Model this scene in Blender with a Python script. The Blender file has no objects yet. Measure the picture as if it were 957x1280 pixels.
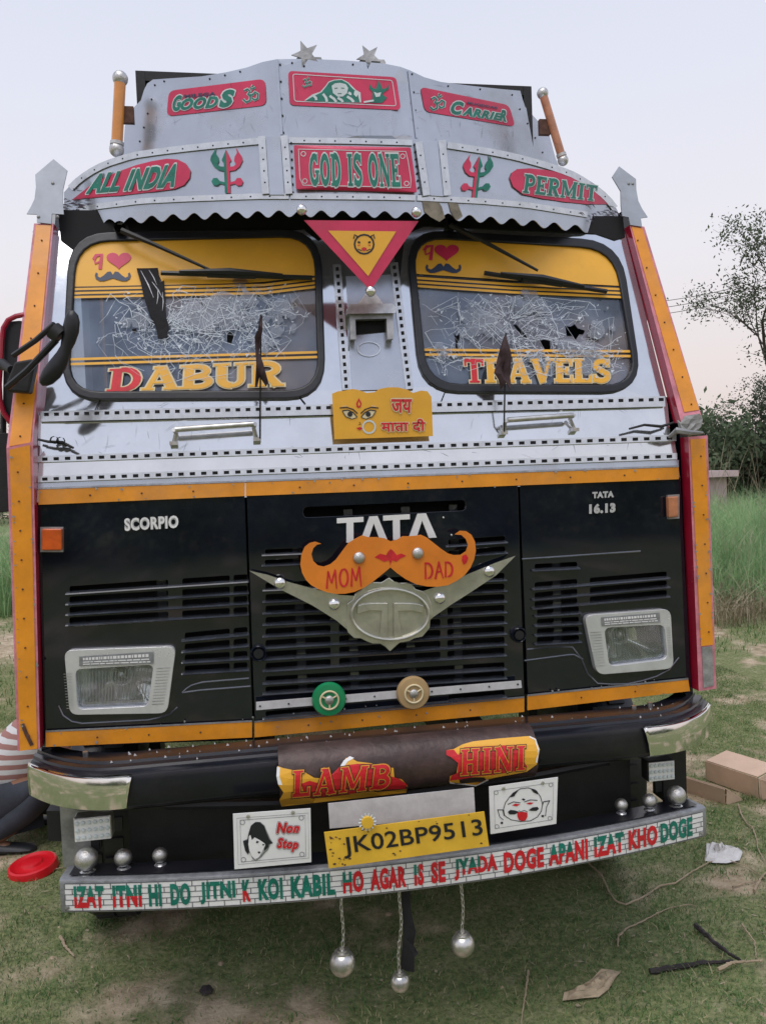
import bpy, bmesh, math, random
import numpy as np
from mathutils import Vector, Matrix, geometry
R_ = math.radians
random.seed(7); RNG = np.random.default_rng(7)
scn = bpy.context.scene
COL = scn.collection
# ------------------------------------------------------------------ camera
PW, PH = 957, 1280
CF = 1015.6; CP = Vector((-.4316, -2.6989, 1.6177)); YAW, PIT, ROL = .16084, -.0472, -.03863
GZ = -.20                                                   # ground height in truck coordinates
def cam_axes():
    cy, sy, cp, sp = math.cos(YAW), math.sin(YAW), math.cos(PIT), math.sin(PIT)
    f = Vector((sy*cp, cy*cp, sp)); r = Vector((cy, -sy, 0)); u = r.cross(f)
    cr, sr = math.cos(ROL), math.sin(ROL)
    return r*cr+u*sr, -r*sr+u*cr, f
CR, CU, CFW = cam_axes()
cd = bpy.data.cameras.new('camera'); cam = bpy.data.objects.new('camera', cd); COL.objects.link(cam)
M = Matrix((CR, CU, -CFW)).transposed().to_4x4(); M.translation = CP; cam.matrix_world = M
cd.sensor_fit = 'HORIZONTAL'; cd.sensor_width = 36; cd.lens = 36*CF/PW; cd.clip_end = 3000; cd.clip_start = .05
scn.camera = cam
scn.render.resolution_x, scn.render.resolution_y = 765, 1024
# ------------------------------------------------------------------ sky, sun, exposure
SUN_EL, SUN_AZ = R_(70), R_(205)
w = bpy.data.worlds.new('World'); scn.world = w; w.use_nodes = True
nt = w.node_tree; nt.nodes.clear()
N = nt.nodes.new; L = nt.links.new
sky = N('ShaderNodeTexSky'); sky.sky_type = 'NISHITA'; sky.sun_disc = False
sky.sun_elevation = SUN_EL; sky.sun_rotation = SUN_AZ; sky.dust_density = 3; sky.air_density = 1
geo = N('ShaderNodeNewGeometry'); sep = N('ShaderNodeSeparateXYZ')
tc = N('ShaderNodeTexCoord'); L(tc.outputs['Generated'], sep.inputs[0])
ramp = N('ShaderNodeValToRGB'); cr_ = ramp.color_ramp           # dusk sky: peach at the horizon, lavender white, pale blue
cr_.elements[0].position = 0; cr_.elements[0].color = (6.9, 5.8, 5.5, 1)
cr_.elements[1].position = 1; cr_.elements[1].color = (3.6, 4.5, 6.8, 1)
for p, c in ((.10, (7.3, 6.5, 6.3)), (.24, (7.4, 7.2, 7.6)), (.42, (6.8, 7.0, 8.0)), (.62, (5.9, 6.3, 7.6))):
    e = cr_.elements.new(p); e.color = (*c, 1)
L(sep.outputs['Z'], ramp.inputs['Fac'])
hs = N('ShaderNodeHueSaturation'); hs.inputs['Saturation'].default_value = .5
L(sky.outputs[0], hs.inputs['Color'])
mx = N('ShaderNodeMix'); mx.data_type = 'RGBA'; mx.inputs['Factor'].default_value = .85
L(hs.outputs[0], mx.inputs[6]); L(ramp.outputs[0], mx.inputs[7])
bg = N('ShaderNodeBackground'); bg.inputs['Strength'].default_value = .109
out = N('ShaderNodeOutputWorld'); L(mx.outputs[2], bg.inputs['Color']); L(bg.outputs[0], out.inputs['Surface'])
sd = bpy.data.lights.new('sun', 'SUN'); sd.energy = 1.4; sd.angle = R_(40); sd.color = (1, .93, .86)
sun = bpy.data.objects.new('sun', sd); COL.objects.link(sun)
v = Vector((math.sin(SUN_AZ)*math.cos(SUN_EL), math.cos(SUN_AZ)*math.cos(SUN_EL), math.sin(SUN_EL)))
sun.rotation_euler = v.to_track_quat('Z', 'Y').to_euler()
scn.view_settings.view_transform = 'Standard'; scn.view_settings.look = 'None'
scn.view_settings.exposure = .2; scn.view_settings.gamma = 1
scn.cycles.max_bounces = 8; scn.cycles.transparent_max_bounces = 40
# ------------------------------------------------------------------ materials
MT = {}
def mat(name, col, rough=.5, metal=0., var=.15, scale=6., bump=0., bscale=40., coat=0., col2=None, spec=.5, mix=None, dirt=0.):
    m = bpy.data.materials.new(name); m.use_nodes = True; t = m.node_tree
    b = t.nodes['Principled BSDF']; n = t.nodes.new; l = t.links.new
    b.inputs['Roughness'].default_value = rough; b.inputs['Metallic'].default_value = metal
    b.inputs['Coat Weight'].default_value = coat; b.inputs['Specular IOR Level'].default_value = spec
    tc = n('ShaderNodeTexCoord'); no = n('ShaderNodeTexNoise'); no.inputs['Scale'].default_value = scale
    no.inputs['Detail'].default_value = 6; no.inputs['Roughness'].default_value = .65
    l(tc.outputs['Object'], no.inputs['Vector'])
    rp = n('ShaderNodeValToRGB'); e = rp.color_ramp.elements
    lo = [max(0, c*(1-var)) for c in col]; hi = [min(1, c*(1+var)) for c in col]
    if col2: lo, hi = list(col), list(col2)
    p0, p1 = mix or (.35, .65)
    e[0].position = p0; e[1].position = p1; e[0].color = (*lo, 1); e[1].color = (*hi, 1)
    l(no.outputs['Fac'], rp.inputs[0])
    src = rp.outputs[0]
    if dirt:
        n2 = n('ShaderNodeTexNoise'); n2.inputs['Scale'].default_value = 2.3; n2.inputs['Detail'].default_value = 9; n2.inputs['Roughness'].default_value = .75
        l(tc.outputs['Object'], n2.inputs['Vector'])
        mr = n('ShaderNodeMapRange'); mr.inputs[1].default_value = .5; mr.inputs[2].default_value = .75; mr.inputs[4].default_value = dirt
        l(n2.outputs['Fac'], mr.inputs[0])
        mm = n('ShaderNodeMix'); mm.data_type = 'RGBA'; mm.inputs[7].default_value = (.22, .19, .16, 1)
        l(mr.outputs[0], mm.inputs[0]); l(src, mm.inputs[6]); src = mm.outputs[2]
        ma = n('ShaderNodeMath'); ma.operation = 'MULTIPLY_ADD'; ma.inputs[1].default_value = .9; ma.inputs[2].default_value = rough
        l(mr.outputs[0], ma.inputs[0]); l(ma.outputs[0], b.inputs['Roughness'])
    l(src, b.inputs['Base Color'])
    if bump:
        n3 = n('ShaderNodeTexNoise'); n3.inputs['Scale'].default_value = bscale; n3.inputs['Detail'].default_value = 4
        l(tc.outputs['Object'], n3.inputs['Vector'])
        bp = n('ShaderNodeBump'); bp.inputs['Strength'].default_value = bump; bp.inputs['Distance'].default_value = .01
        l(n3.outputs['Fac'], bp.inputs['Height']); l(bp.outputs[0], b.inputs['Normal'])
    MT[name] = m; return m
mat('alu', (.47, .50, .56), .22, .68, .10, 3, .08, 3.2, dirt=.28)
mat('alu_bright', (.70, .72, .75), .085, .93, .06, 5, .045, 3., dirt=.14)
mat('alu_trim', (.60, .61, .62), .2, .8, .10, 30, .1, 20, dirt=.25)
mat('chrome', (.82, .82, .80), .09, 1, .05, 8, .05, 9, dirt=.10)
mat('steel', (.55, .54, .52), .28, .9, .25, 20, .25, 9, dirt=.35)
mat('dull_steel', (.34, .34, .34), .5, .6, .3, 14, .2, 50)
mat('grey_sheet', (.34, .37, .42), .55, .25, .12, 8, .1, 12, dirt=.25)
mat('bezel', (.70, .71, .73), .22, .45, .1, 9, .06, 20, dirt=.15)
mat('smudge', (.045, .03, .05), .5, 0, .3, 30)
mat('stain', (.22, .19, .14), .5, .3, .3, 25)
mat('brass_plate', (.53, .52, .46), .2, .7, .18, 12, .10, 16, dirt=.1)
mat('black_paint', (.006, .008, .015), .06, 0, .3, 4, .05, 2.0, coat=.6, dirt=.035)
mat('louvre_black', (.050, .056, .070), .18, 0, .3, 14, .1, 30, coat=1., spec=1., dirt=.12)
mat('black_bumper', (.008, .009, .014), .30, 0, .3, 4, .05, 5, coat=.12, spec=.4, dirt=.10)
mat('black', (.010, .010, .011), .55, 0, .3, 12, .1, 60)
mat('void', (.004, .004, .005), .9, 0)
mat('rubber', (.007, .008, .012), .38, 0, .2, 8, .1, 30, dirt=.06)
mat('orange', (.80, .30, .018), .33, 0, .14, 7, .06, 30, coat=.2, dirt=.32)
mat('moustache', (.74, .22, .020), .36, 0, .10, 9, .03, 30)
mat('red', (.36, .010, .035), .25, 0, .12, 6, .03, 20, coat=.3, dirt=.06)
mat('pink', (.60, .22, .27), .45, 0, .25, 18, .1, 40)
mat('sticker_red', (.60, .028, .095), .38, 0, .12, 9, dirt=.14)
mat('letter_red', (.60, .012, .022), .4, 0, .2, 30, dirt=.12)
mat('yellow', (.82, .42, .035), .38, 0, .08, 4, dirt=.12)
mat('plate_yellow', (.78, .47, .04), .42, 0, .1, 8, .05, 30, dirt=.35)
mat('green', (.005, .17, .12), .4, 0, .25, 25, dirt=.10)
mat('disc_green', (.01, .24, .09), .4, 0, .1, 10)
mat('tan', (.46, .31, .15), .45, 0, .1, 10)
mat('cream', (.68, .58, .36), .4)
mat('white', (.80, .80, .79), .42, 0, .05, 10, dirt=.30)
mat('pale', (.60, .66, .66), .45, 0, .08, 12)
mat('chalk', (.62, .61, .62), .5, .15, .1, 25, .1, 30, dirt=.4)
mat('lead', (.30, .31, .33), .42, .5, .2, 30, .2, 60)
mat('ink', (.012, .013, .018), .45)
mat('navy', (.03, .045, .09), .4)
mat('amber', (.62, .10, .012), .22, 0, .2, 20, .1, 80, coat=.5)
mat('amber_r', (.50, .20, .10), .25, 0, .2, 20, .1, 80, coat=.5)
mat('amber_tube', (.66, .25, .04), .22, 0, .15, 10, 0, 1, coat=.6)
mat('rust', (.032, .020, .018), .42, .2, .4, 9, .3, 30, col2=(.085, .048, .044), dirt=.18)
mat('rust_spot', (.10, .045, .03), .8, 0, .4, 40)
mat('primer', (.28, .28, .27), .7, 0, .25, 25, .3, 30)
mat('seat', (.32, .17, .14), .8, 0, .3, 6)
mat('cab_in', (.10, .105, .12), .8, 0, .3, 3)
mat('cardboard', (.62, .45, .33), .85, 0, .1, 5, .1, 80)
mat('plastic_red', (.62, .008, .016), .35, 0, .06, 6)
mat('bag', (.62, .61, .60), .5, 0, .08, 20, .4, 20)
mat('twig', (.36, .28, .19), .85, 0, .2, 20, .4, 60)
mat('charred', (.035, .028, .028), .85, 0, .4, 20, .5, 60)
mat('dry_leaf', (.38, .30, .20), .7, 0, .25, 20, .5, 30)
mat('skin', (.20, .10, .06), .55, 0, .1, 5)
mat('hair', (.01, .009, .008), .6)
mat('trousers', (.035, .04, .055), .85, 0, .2, 8, .3, 30)
mat('shoe', (.02, .022, .028), .5)
mat('cloth_black', (.012, .011, .013), .9, 0, .3, 10, .4, 40)
mat('cloth_brown', (.045, .025, .028), .85, 0, .3, 10, .4, 40)
mat('trunk', (.075, .06, .05), .9, 0, .3, 12, .6, 30)
mat('leafs', (.085, .11, .065), .7, 0, .4, 1.2)
mat('leafs_dark', (.12, .165, .09), .75, 0, .45, 1.0)
mat('blade', (.050, .095, .030), .6, 0, .3, 2.5, col2=(.125, .14, .06))
mat('tall_blade', (.11, .20, .075), .55, 0, .3, .9, col2=(.24, .32, .13))
mat('dry_blade', (.30, .24, .16), .8, 0, .3, 2)
mat('wall_white', (.56, .44, .44), .85, 0, .12, 2, .2, 10)
mat('cord', (.03, .03, .03), .6)
mat('crack', (.62, .68, .74), .35, 0, .15, 30); MT['crack'].node_tree.nodes['Principled BSDF'].inputs['Alpha'].default_value = .75
mat('brick_line', (.10, .10, .11), .6)
mat('reflector', (.95, .95, .94), .10, .85, .04, 9)
def glass(name, tint, haze, hz, rough=.03):
    m = bpy.data.materials.new(name); m.use_nodes = True; t = m.node_tree; n = t.nodes.new; l = t.links.new
    t.nodes.clear(); o = n('ShaderNodeOutputMaterial'); tr = n('ShaderNodeBsdfTransparent'); tr.inputs[0].default_value = (*tint, 1)
    gl = n('ShaderNodeBsdfGlossy'); gl.inputs['Roughness'].default_value = rough; gl.inputs['Color'].default_value = (.9, .93, 1, 1)
    df = n('ShaderNodeBsdfDiffuse'); df.inputs[0].default_value = (*haze, 1)
    fr = n('ShaderNodeFresnel'); fr.inputs[0].default_value = 1.7
    no = n('ShaderNodeTexNoise'); no.inputs['Scale'].default_value = 5; no.inputs['Detail'].default_value = 6
    tc = n('ShaderNodeTexCoord'); l(tc.outputs['Object'], no.inputs['Vector'])
    mr = n('ShaderNodeMapRange'); mr.inputs[1].default_value = .3; mr.inputs[2].default_value = .75; mr.inputs[3].default_value = hz*.25; mr.inputs[4].default_value = hz*2.1
    l(no.outputs['Fac'], mr.inputs[0])
    m1 = n('ShaderNodeMixShader'); m2 = n('ShaderNodeMixShader')
    if name == 'windscreen':                                   # dust haze; its bluish and brown patches stand in for varied reflections
        n2 = n('ShaderNodeTexNoise'); n2.inputs['Scale'].default_value = 2.6; n2.inputs['Detail'].default_value = 3; l(tc.outputs['Object'], n2.inputs['Vector'])
        r2 = n('ShaderNodeValToRGB'); q = r2.color_ramp.elements; q[0].position = .40; q[1].position = .60; q[0].color = (.34, .43, .58, 1); q[1].color = (.52, .43, .40, 1)
        l(n2.outputs['Fac'], r2.inputs[0]); l(r2.outputs[0], df.inputs[0])
    l(mr.outputs[0], m1.inputs[0]); l(tr.outputs[0], m1.inputs[1]); l(df.outputs[0], m1.inputs[2])
    l(fr.outputs[0], m2.inputs[0]); l(m1.outputs[0], m2.inputs[1]); l(gl.outputs[0], m2.inputs[2]); l(m2.outputs[0], o.inputs[0])
    MT[name] = m; return m
glass('windscreen', (.58, .64, .70), (.44, .51, .62), .24)
glass('lens', (.97, .98, .98), (.75, .77, .80), .03, .03)
glass('flute', (.9, .92, .93), (.82, .83, .85), .16, .06)
# striped shirt
def stripes(name, a, b, sc, axis=2):
    m = mat(name, a, .85, 0, .05, 10, .3, 30); t = m.node_tree; n = t.nodes.new; l = t.links.new
    tc = n('ShaderNodeTexCoord'); wv = n('ShaderNodeTexWave'); wv.bands_direction = 'Z'; wv.inputs['Scale'].default_value = sc
    wv.inputs['Distortion'].default_value = .6; wv.inputs['Detail'].default_value = 1
    l(tc.outputs['Object'], wv.inputs['Vector'])
    r = n('ShaderNodeValToRGB'); e = r.color_ramp.elements; e[0].position = .46; e[1].position = .54; e[0].color = (*a, 1); e[1].color = (*b, 1)
    l(wv.outputs['Fac'], r.inputs[0]); l(r.outputs[0], t.nodes['Principled BSDF'].inputs['Base Color'])
stripes('striped', (.62, .61, .62), (.34, .17, .15), 6.3)
# ------------------------------------------------------------------ surfaces of the cab, y as a function of (x, z)
def S_front(x, z):
    if z < 1.6: return 0.
    if z < 1.86: return (z-1.6)*.2
    return .052+(z-1.86)*.34
def S_pil(x, z): return -.045 if z < 1.70 else -.045+(z-1.70)*.34
def S_vis(x, z):
    b = .03+.32*abs(x)**2.2
    return b+(z-2.57)*.10 if z > 2.57 else b-(2.57-z)*.06
def S_head(x, z): return .30+max(0, abs(x+.035)-.225)*.5+(z-2.8)*.08
def S_plank(x, z): return -.32+.11*x*x
def S_roll(x, z):
    q = (z-.715)/.095; return -.20-.085*math.sqrt(max(0., 1-min(1, q*q)))
def PL(y): return lambda x, z: y
def ray(px, py):
    d = CFW*CF+CR*(px-PW/2)-CU*(py-PH/2); return d/d.y
def hit(px, py, S, off=0.):
    d = ray(px, py); t = 0-CP.y
    for _ in range(14):
        p = CP+d*t; t = t+(S(p.x, p.z)-off-p.y)*.85
    return CP+d*t
def ground(px, py, dz=0.):
    d = ray(px, py); return CP+d*((GZ+dz-CP.z)/d.z)
# ------------------------------------------------------------------ mesh helpers
class MB:
    def __init__(s): s.v = []; s.f = []; s.m = []
    def add(s, vs, fs, mi=0):
        b = len(s.v); s.v += [tuple(q) for q in vs]; s.f += [tuple(b+i for i in f) for f in fs]; s.m += [mi]*len(fs); return s
    def box(s, a, b, mi=0):
        x0, y0, z0 = a; x1, y1, z1 = b
        return s.add([(x0,y0,z0),(x1,y0,z0),(x1,y1,z0),(x0,y1,z0),(x0,y0,z1),(x1,y0,z1),(x1,y1,z1),(x0,y1,z1)],
                     [(0,3,2,1),(4,5,6,7),(0,1,5,4),(1,2,6,5),(2,3,7,6),(3,0,4,7)], mi)
    def tube(s, pts, r, n=8, mi=0, cap=True):
        pts = [Vector(p) for p in pts]; rs = r if isinstance(r, (list, tuple)) else [r]*len(pts); rings = []
        up = None
        for i, p in enumerate(pts):
            d = (pts[min(i+1, len(pts)-1)]-pts[max(i-1, 0)]).normalized()
            if up is None:
                up = Vector((0, 0, 1)) if abs(d.z) < .9 else Vector((1, 0, 0))
            a = d.cross(up).normalized(); up = a.cross(d).normalized()
            rings.append([p+(a*math.cos(2*math.pi*k/n)+up*math.sin(2*math.pi*k/n))*rs[i] for k in range(n)])
        vs = [q for r_ in rings for q in r_]; fs = []
        for i in range(len(pts)-1):
            for k in range(n):
                k2 = (k+1) % n; fs.append((i*n+k, i*n+k2, (i+1)*n+k2, (i+1)*n+k))
        if cap: fs += [tuple(range(n-1, -1, -1)), tuple(range((len(pts)-1)*n, len(pts)*n))]
        return s.add(vs, fs, mi)
    def lathe(s, prof, o=(0,0,0), ax='z', n=20, mi=0):       # prof: (r, h)
        vs = []; fs = []; o = Vector(o)
        for r, h in prof:
            for k in range(n):
                a = 2*math.pi*k/n; c, q = r*math.cos(a), r*math.sin(a)
                vs.append(o+(Vector((c, q, h)) if ax == 'z' else Vector((c, h, q)) if ax == 'y' else Vector((h, c, q))))
        for i in range(len(prof)-1):
            for k in range(n): fs.append((i*n+k, i*n+(k+1) % n, (i+1)*n+(k+1) % n, (i+1)*n+k))
        return s.add(vs, fs, mi)
    def prism(s, sec, x0, x1, mi=0):                          # sec: (y, z) section run along x
        n = len(sec); vs = [(x0, y, z) for y, z in sec]+[(x1, y, z) for y, z in sec]
        return s.add(vs, [(i, (i+1) % n, n+(i+1) % n, n+i) for i in range(n)]+[tuple(range(n-1, -1, -1)), tuple(range(n, 2*n))], mi)
    def plate(s, loops, S, off=0., thick=0., step=0, mi=0, mi_side=None):
        """loops in photo pixels (outline, then holes) laid on surface S, given a thickness backwards"""
        pts = []; polys = []; k = 0
        for lp in loops:
            if sum(lp[i-1][0]*lp[i][1]-lp[i][0]*lp[i-1][1] for i in range(len(lp))) < 0: lp = lp[::-1]
            polys.append(list(range(k, k+len(lp)))); pts += [Vector(p[:2]) for p in lp]; k += len(lp)
        if step:
            xs = [p.x for p in pts]; ys = [p.y for p in pts]; y = min(ys)+step*.37
            while y < max(ys):
                x = min(xs)+step*.41
                while x < max(xs): pts.append(Vector((x+.013*y, y))); x += step
                y += step
        V, E_, F, _, _, of = geometry.delaunay_2d_cdt(pts, [], polys, 1, 1e-4)
        F = [f for f, q in zip(F, of) if len(q) % 2]
        P = [hit(q.x, q.y, S, off) for q in V]
        F = [f if geometry.normal([Vector((P[i].x, 0, P[i].z)) for i in f]).y < 0 else tuple(reversed(f)) for f in F]
        if not thick: return s.add(P, F, mi)
        n = len(P); s.add(P+[p+Vector((0, thick, 0)) for p in P], [], mi); b = len(s.v)-2*n
        cnt = {}
        for f in F:
            s.f.append(tuple(b+i for i in f)); s.m.append(mi); s.f.append(tuple(b+n+i for i in reversed(f))); s.m.append(mi)
            for i in range(len(f)):
                e = (f[i], f[(i+1) % len(f)]); cnt[e] = cnt.get(e, 0)+1
        for (a, c) in list(cnt):
            if (c, a) not in cnt:
                s.f.append((b+c, b+a, b+n+a, b+n+c)); s.m.append(mi if mi_side is None else mi_side)
        return s
    def strip(s, top, bot, S, off=0., n=24, thick=0., mi=0):
        """band between two pixel polylines, resampled n times, on surface S"""
        A = [hit(*interp(top, k/n), S, off) for k in range(n+1)]; B = [hit(*interp(bot, k/n), S, off) for k in range(n+1)]
        vs = A+B; m = n+1
        fs = [(k, m+k, m+k+1, k+1) for k in range(n)]
        if thick:
            T = Vector((0, thick, 0)); vs = vs+[p+T for p in A]+[p+T for p in B]
            fs += [(k+1, 2*m+k+1, 2*m+k, k) for k in range(n)]+[(m+k, 3*m+k, 3*m+k+1, m+k+1) for k in range(n)]+[(2*m+k, 2*m+k+1, 3*m+k+1, 3*m+k) for k in range(n)]
            fs += [(0, 2*m, 3*m, m), (n, m+n, 3*m+n, 2*m+n)]
        return s.add(vs, fs, mi)
    def build(s, name, mats, parent=None, smooth=False, stuff=False, label=None, loc=None):
        me = bpy.data.meshes.new(name); me.from_pydata(s.v, [], s.f)
        for q in (mats if isinstance(mats, (list, tuple)) else [mats]): me.materials.append(MT[q])
        me.polygons.foreach_set('material_index', s.m)
        if smooth: me.polygons.foreach_set('use_smooth', [True]*len(s.f))
        me.validate(); me.update()
        if smooth: me.set_sharp_from_angle(angle=R_(40))
        o = bpy.data.objects.new(name, me); return link(o, parent, stuff, label, loc)
def link(o, parent=None, stuff=False, label=None, loc=None):
    COL.objects.link(o)
    if loc is not None: o.location = loc
    if parent is not None:
        o.parent = parent; o.matrix_parent_inverse = world(parent).inverted()
    if stuff: o['kind'] = 'stuff'
    if label: o['label'] = label
    return o
def world(o):
    m = Matrix.LocRotScale(o.location, o.rotation_euler, o.scale)
    return (world(o.parent) @ o.matrix_parent_inverse @ m) if o.parent else m
def interp(pl, t):
    if len(pl) == 1: return pl[0]
    d = [0]
    for i in range(1, len(pl)): d.append(d[-1]+math.hypot(pl[i][0]-pl[i-1][0], pl[i][1]-pl[i-1][1]))
    q = t*d[-1]
    for i in range(1, len(pl)):
        if q <= d[i] or i == len(pl)-1:
            u = (q-d[i-1])/max(1e-9, d[i]-d[i-1]); return (pl[i-1][0]+(pl[i][0]-pl[i-1][0])*u, pl[i-1][1]+(pl[i][1]-pl[i-1][1])*u)
def thing(name, loc, label, cat, group=None):
    o = bpy.data.objects.new(name, None); COL.objects.link(o); o.location = loc; o.empty_display_size = .1
    o['label'] = label; o['category'] = cat
    if group: o['group'] = group
    return o
def tag(o, label, cat, group=None):
    o['label'] = label; o['category'] = cat
    if group: o['group'] = group
    return o
def shared(name, mesh, loc, parent, scale=None, rot=None):
    o = bpy.data.objects.new(name, mesh); o.location = loc
    if scale: o.scale = scale
    if rot: o.rotation_euler = rot
    COL.objects.link(o)
    if parent is not None: o.parent = parent; o.matrix_parent_inverse = world(parent).inverted()
    return o
def rq(TL, TR, BR, BL, r=12, n=5):                            # rounded quadrilateral in pixels
    c = [Vector(p) for p in (TL, TR, BR, BL)]; out = []
    for i in range(4):
        p, a, b = c[i], c[i-1], c[(i+1) % 4]; u = (a-p).normalized()*r; v_ = (b-p).normalized()*r
        for k in range(n+1):
            t = k/n; q = p+u*(1-t)**2+v_*t**2; out.append((q.x, q.y))
    return out
def ell(cx, cy, rx, ry, n=24, a0=0): return [(cx+rx*math.cos(2*math.pi*k/n+a0), cy+ry*math.sin(2*math.pi*k/n+a0)) for k in range(n)]
def arc(cx, cy, rx, ry, a0, a1, n=9): return [(cx+rx*math.cos(R_(a0+(a1-a0)*k/n)), cy+ry*math.sin(R_(a0+(a1-a0)*k/n))) for k in range(n+1)]
def cp(pts, ox, oy, sc): return [(ox+x/sc, oy+y/sc) for x, y in pts]   # pixels of an enlarged crop -> photo pixels
def bil(Q, u, v):
    TL, TR, BR, BL = Q
    return tuple((TL[i]*(1-u)+TR[i]*u)*v+(BL[i]*(1-u)+BR[i]*u)*(1-v) for i in (0, 1))
# ------------------------------------------------------------------ lettering
_tc = {}
def text_mesh(s, bold, shear):
    k = (s, bold, shear)
    if k not in _tc:
        c = bpy.data.curves.new('t', 'FONT'); c.body = s; c.offset = bold; c.shear = shear; c.resolution_u = 3
        c.fill_mode = 'FRONT'; c.space_character = 1.0+bold*2
        o = bpy.data.objects.new('t', c); COL.objects.link(o); dg = bpy.context.evaluated_depsgraph_get(); dg.update()
        me = bpy.data.meshes.new_from_object(o.evaluated_get(dg)); vs = [(q.co.x, q.co.y) for q in me.vertices]
        fs = [tuple(p.vertices) for p in me.polygons]; bpy.data.objects.remove(o); bpy.data.meshes.remove(me); bpy.data.curves.remove(c)
        _tc[k] = (vs, fs)
    return _tc[k]
def text(mb, s, Q, S, off=.002, bold=.02, shear=0., grow=0., mi=0):
    """flat lettering s fitted to pixel quad Q on surface S; grow widens the strokes for an outline"""
    b, _ = text_mesh(s, bold, shear); xs = [p[0] for p in b]; ys = [p[1] for p in b]
    x0, x1, y0, y1 = min(xs), max(xs), min(ys), max(ys)
    vs, fs = text_mesh(s, bold, shear)
    if grow:
        # an outline: the same letters laid eight times round their place
        for k in range(8):
            a = k*math.pi/4; dx, dy = grow*math.cos(a), grow*math.sin(a)
            P = [hit(*bil(Q, (x-x0+dx)/(x1-x0), (y-y0+dy)/(y1-y0)), S, off+k*.00004) for x, y in vs]
            mb.add(P, fs, mi)
        return mb
    P = [hit(*bil(Q, (x-x0)/(x1-x0), (y-y0)/(y1-y0)), S, off) for x, y in vs]
    return mb.add(P, fs, mi)
def ribbon(mb, pts, wd, f, mi=0, closed=False):
    """flat ribbon through 2D pts of width wd, each point mapped by f"""
    n = len(pts); A = []; B = []
    for i in range(n):
        a = Vector(pts[(i-1) % n] if closed or i else pts[i]); b = Vector(pts[(i+1) % n] if closed or i < n-1 else pts[i])
        d = (b-a); d = d.normalized() if d.length > 1e-9 else Vector((1, 0)); nn = Vector((-d.y, d.x)); p = Vector(pts[i])
        w_ = wd[i] if isinstance(wd, (list, tuple)) else wd
        A.append(f(p+nn*w_/2)); B.append(f(p-nn*w_/2))
    m = n if closed else n-1
    return mb.add(A+B, [(i, n+i, n+(i+1) % n, (i+1) % n) for i in range(m)], mi)
def pxf(S, off): return lambda p: hit(p[0], p[1], S, off)
def line(mb, pts, wd, S, off=.002, mi=0, closed=False): return ribbon(mb, pts, wd, pxf(S, off), mi, closed)
s_, b_, f_ = .23, .14, .085
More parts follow.
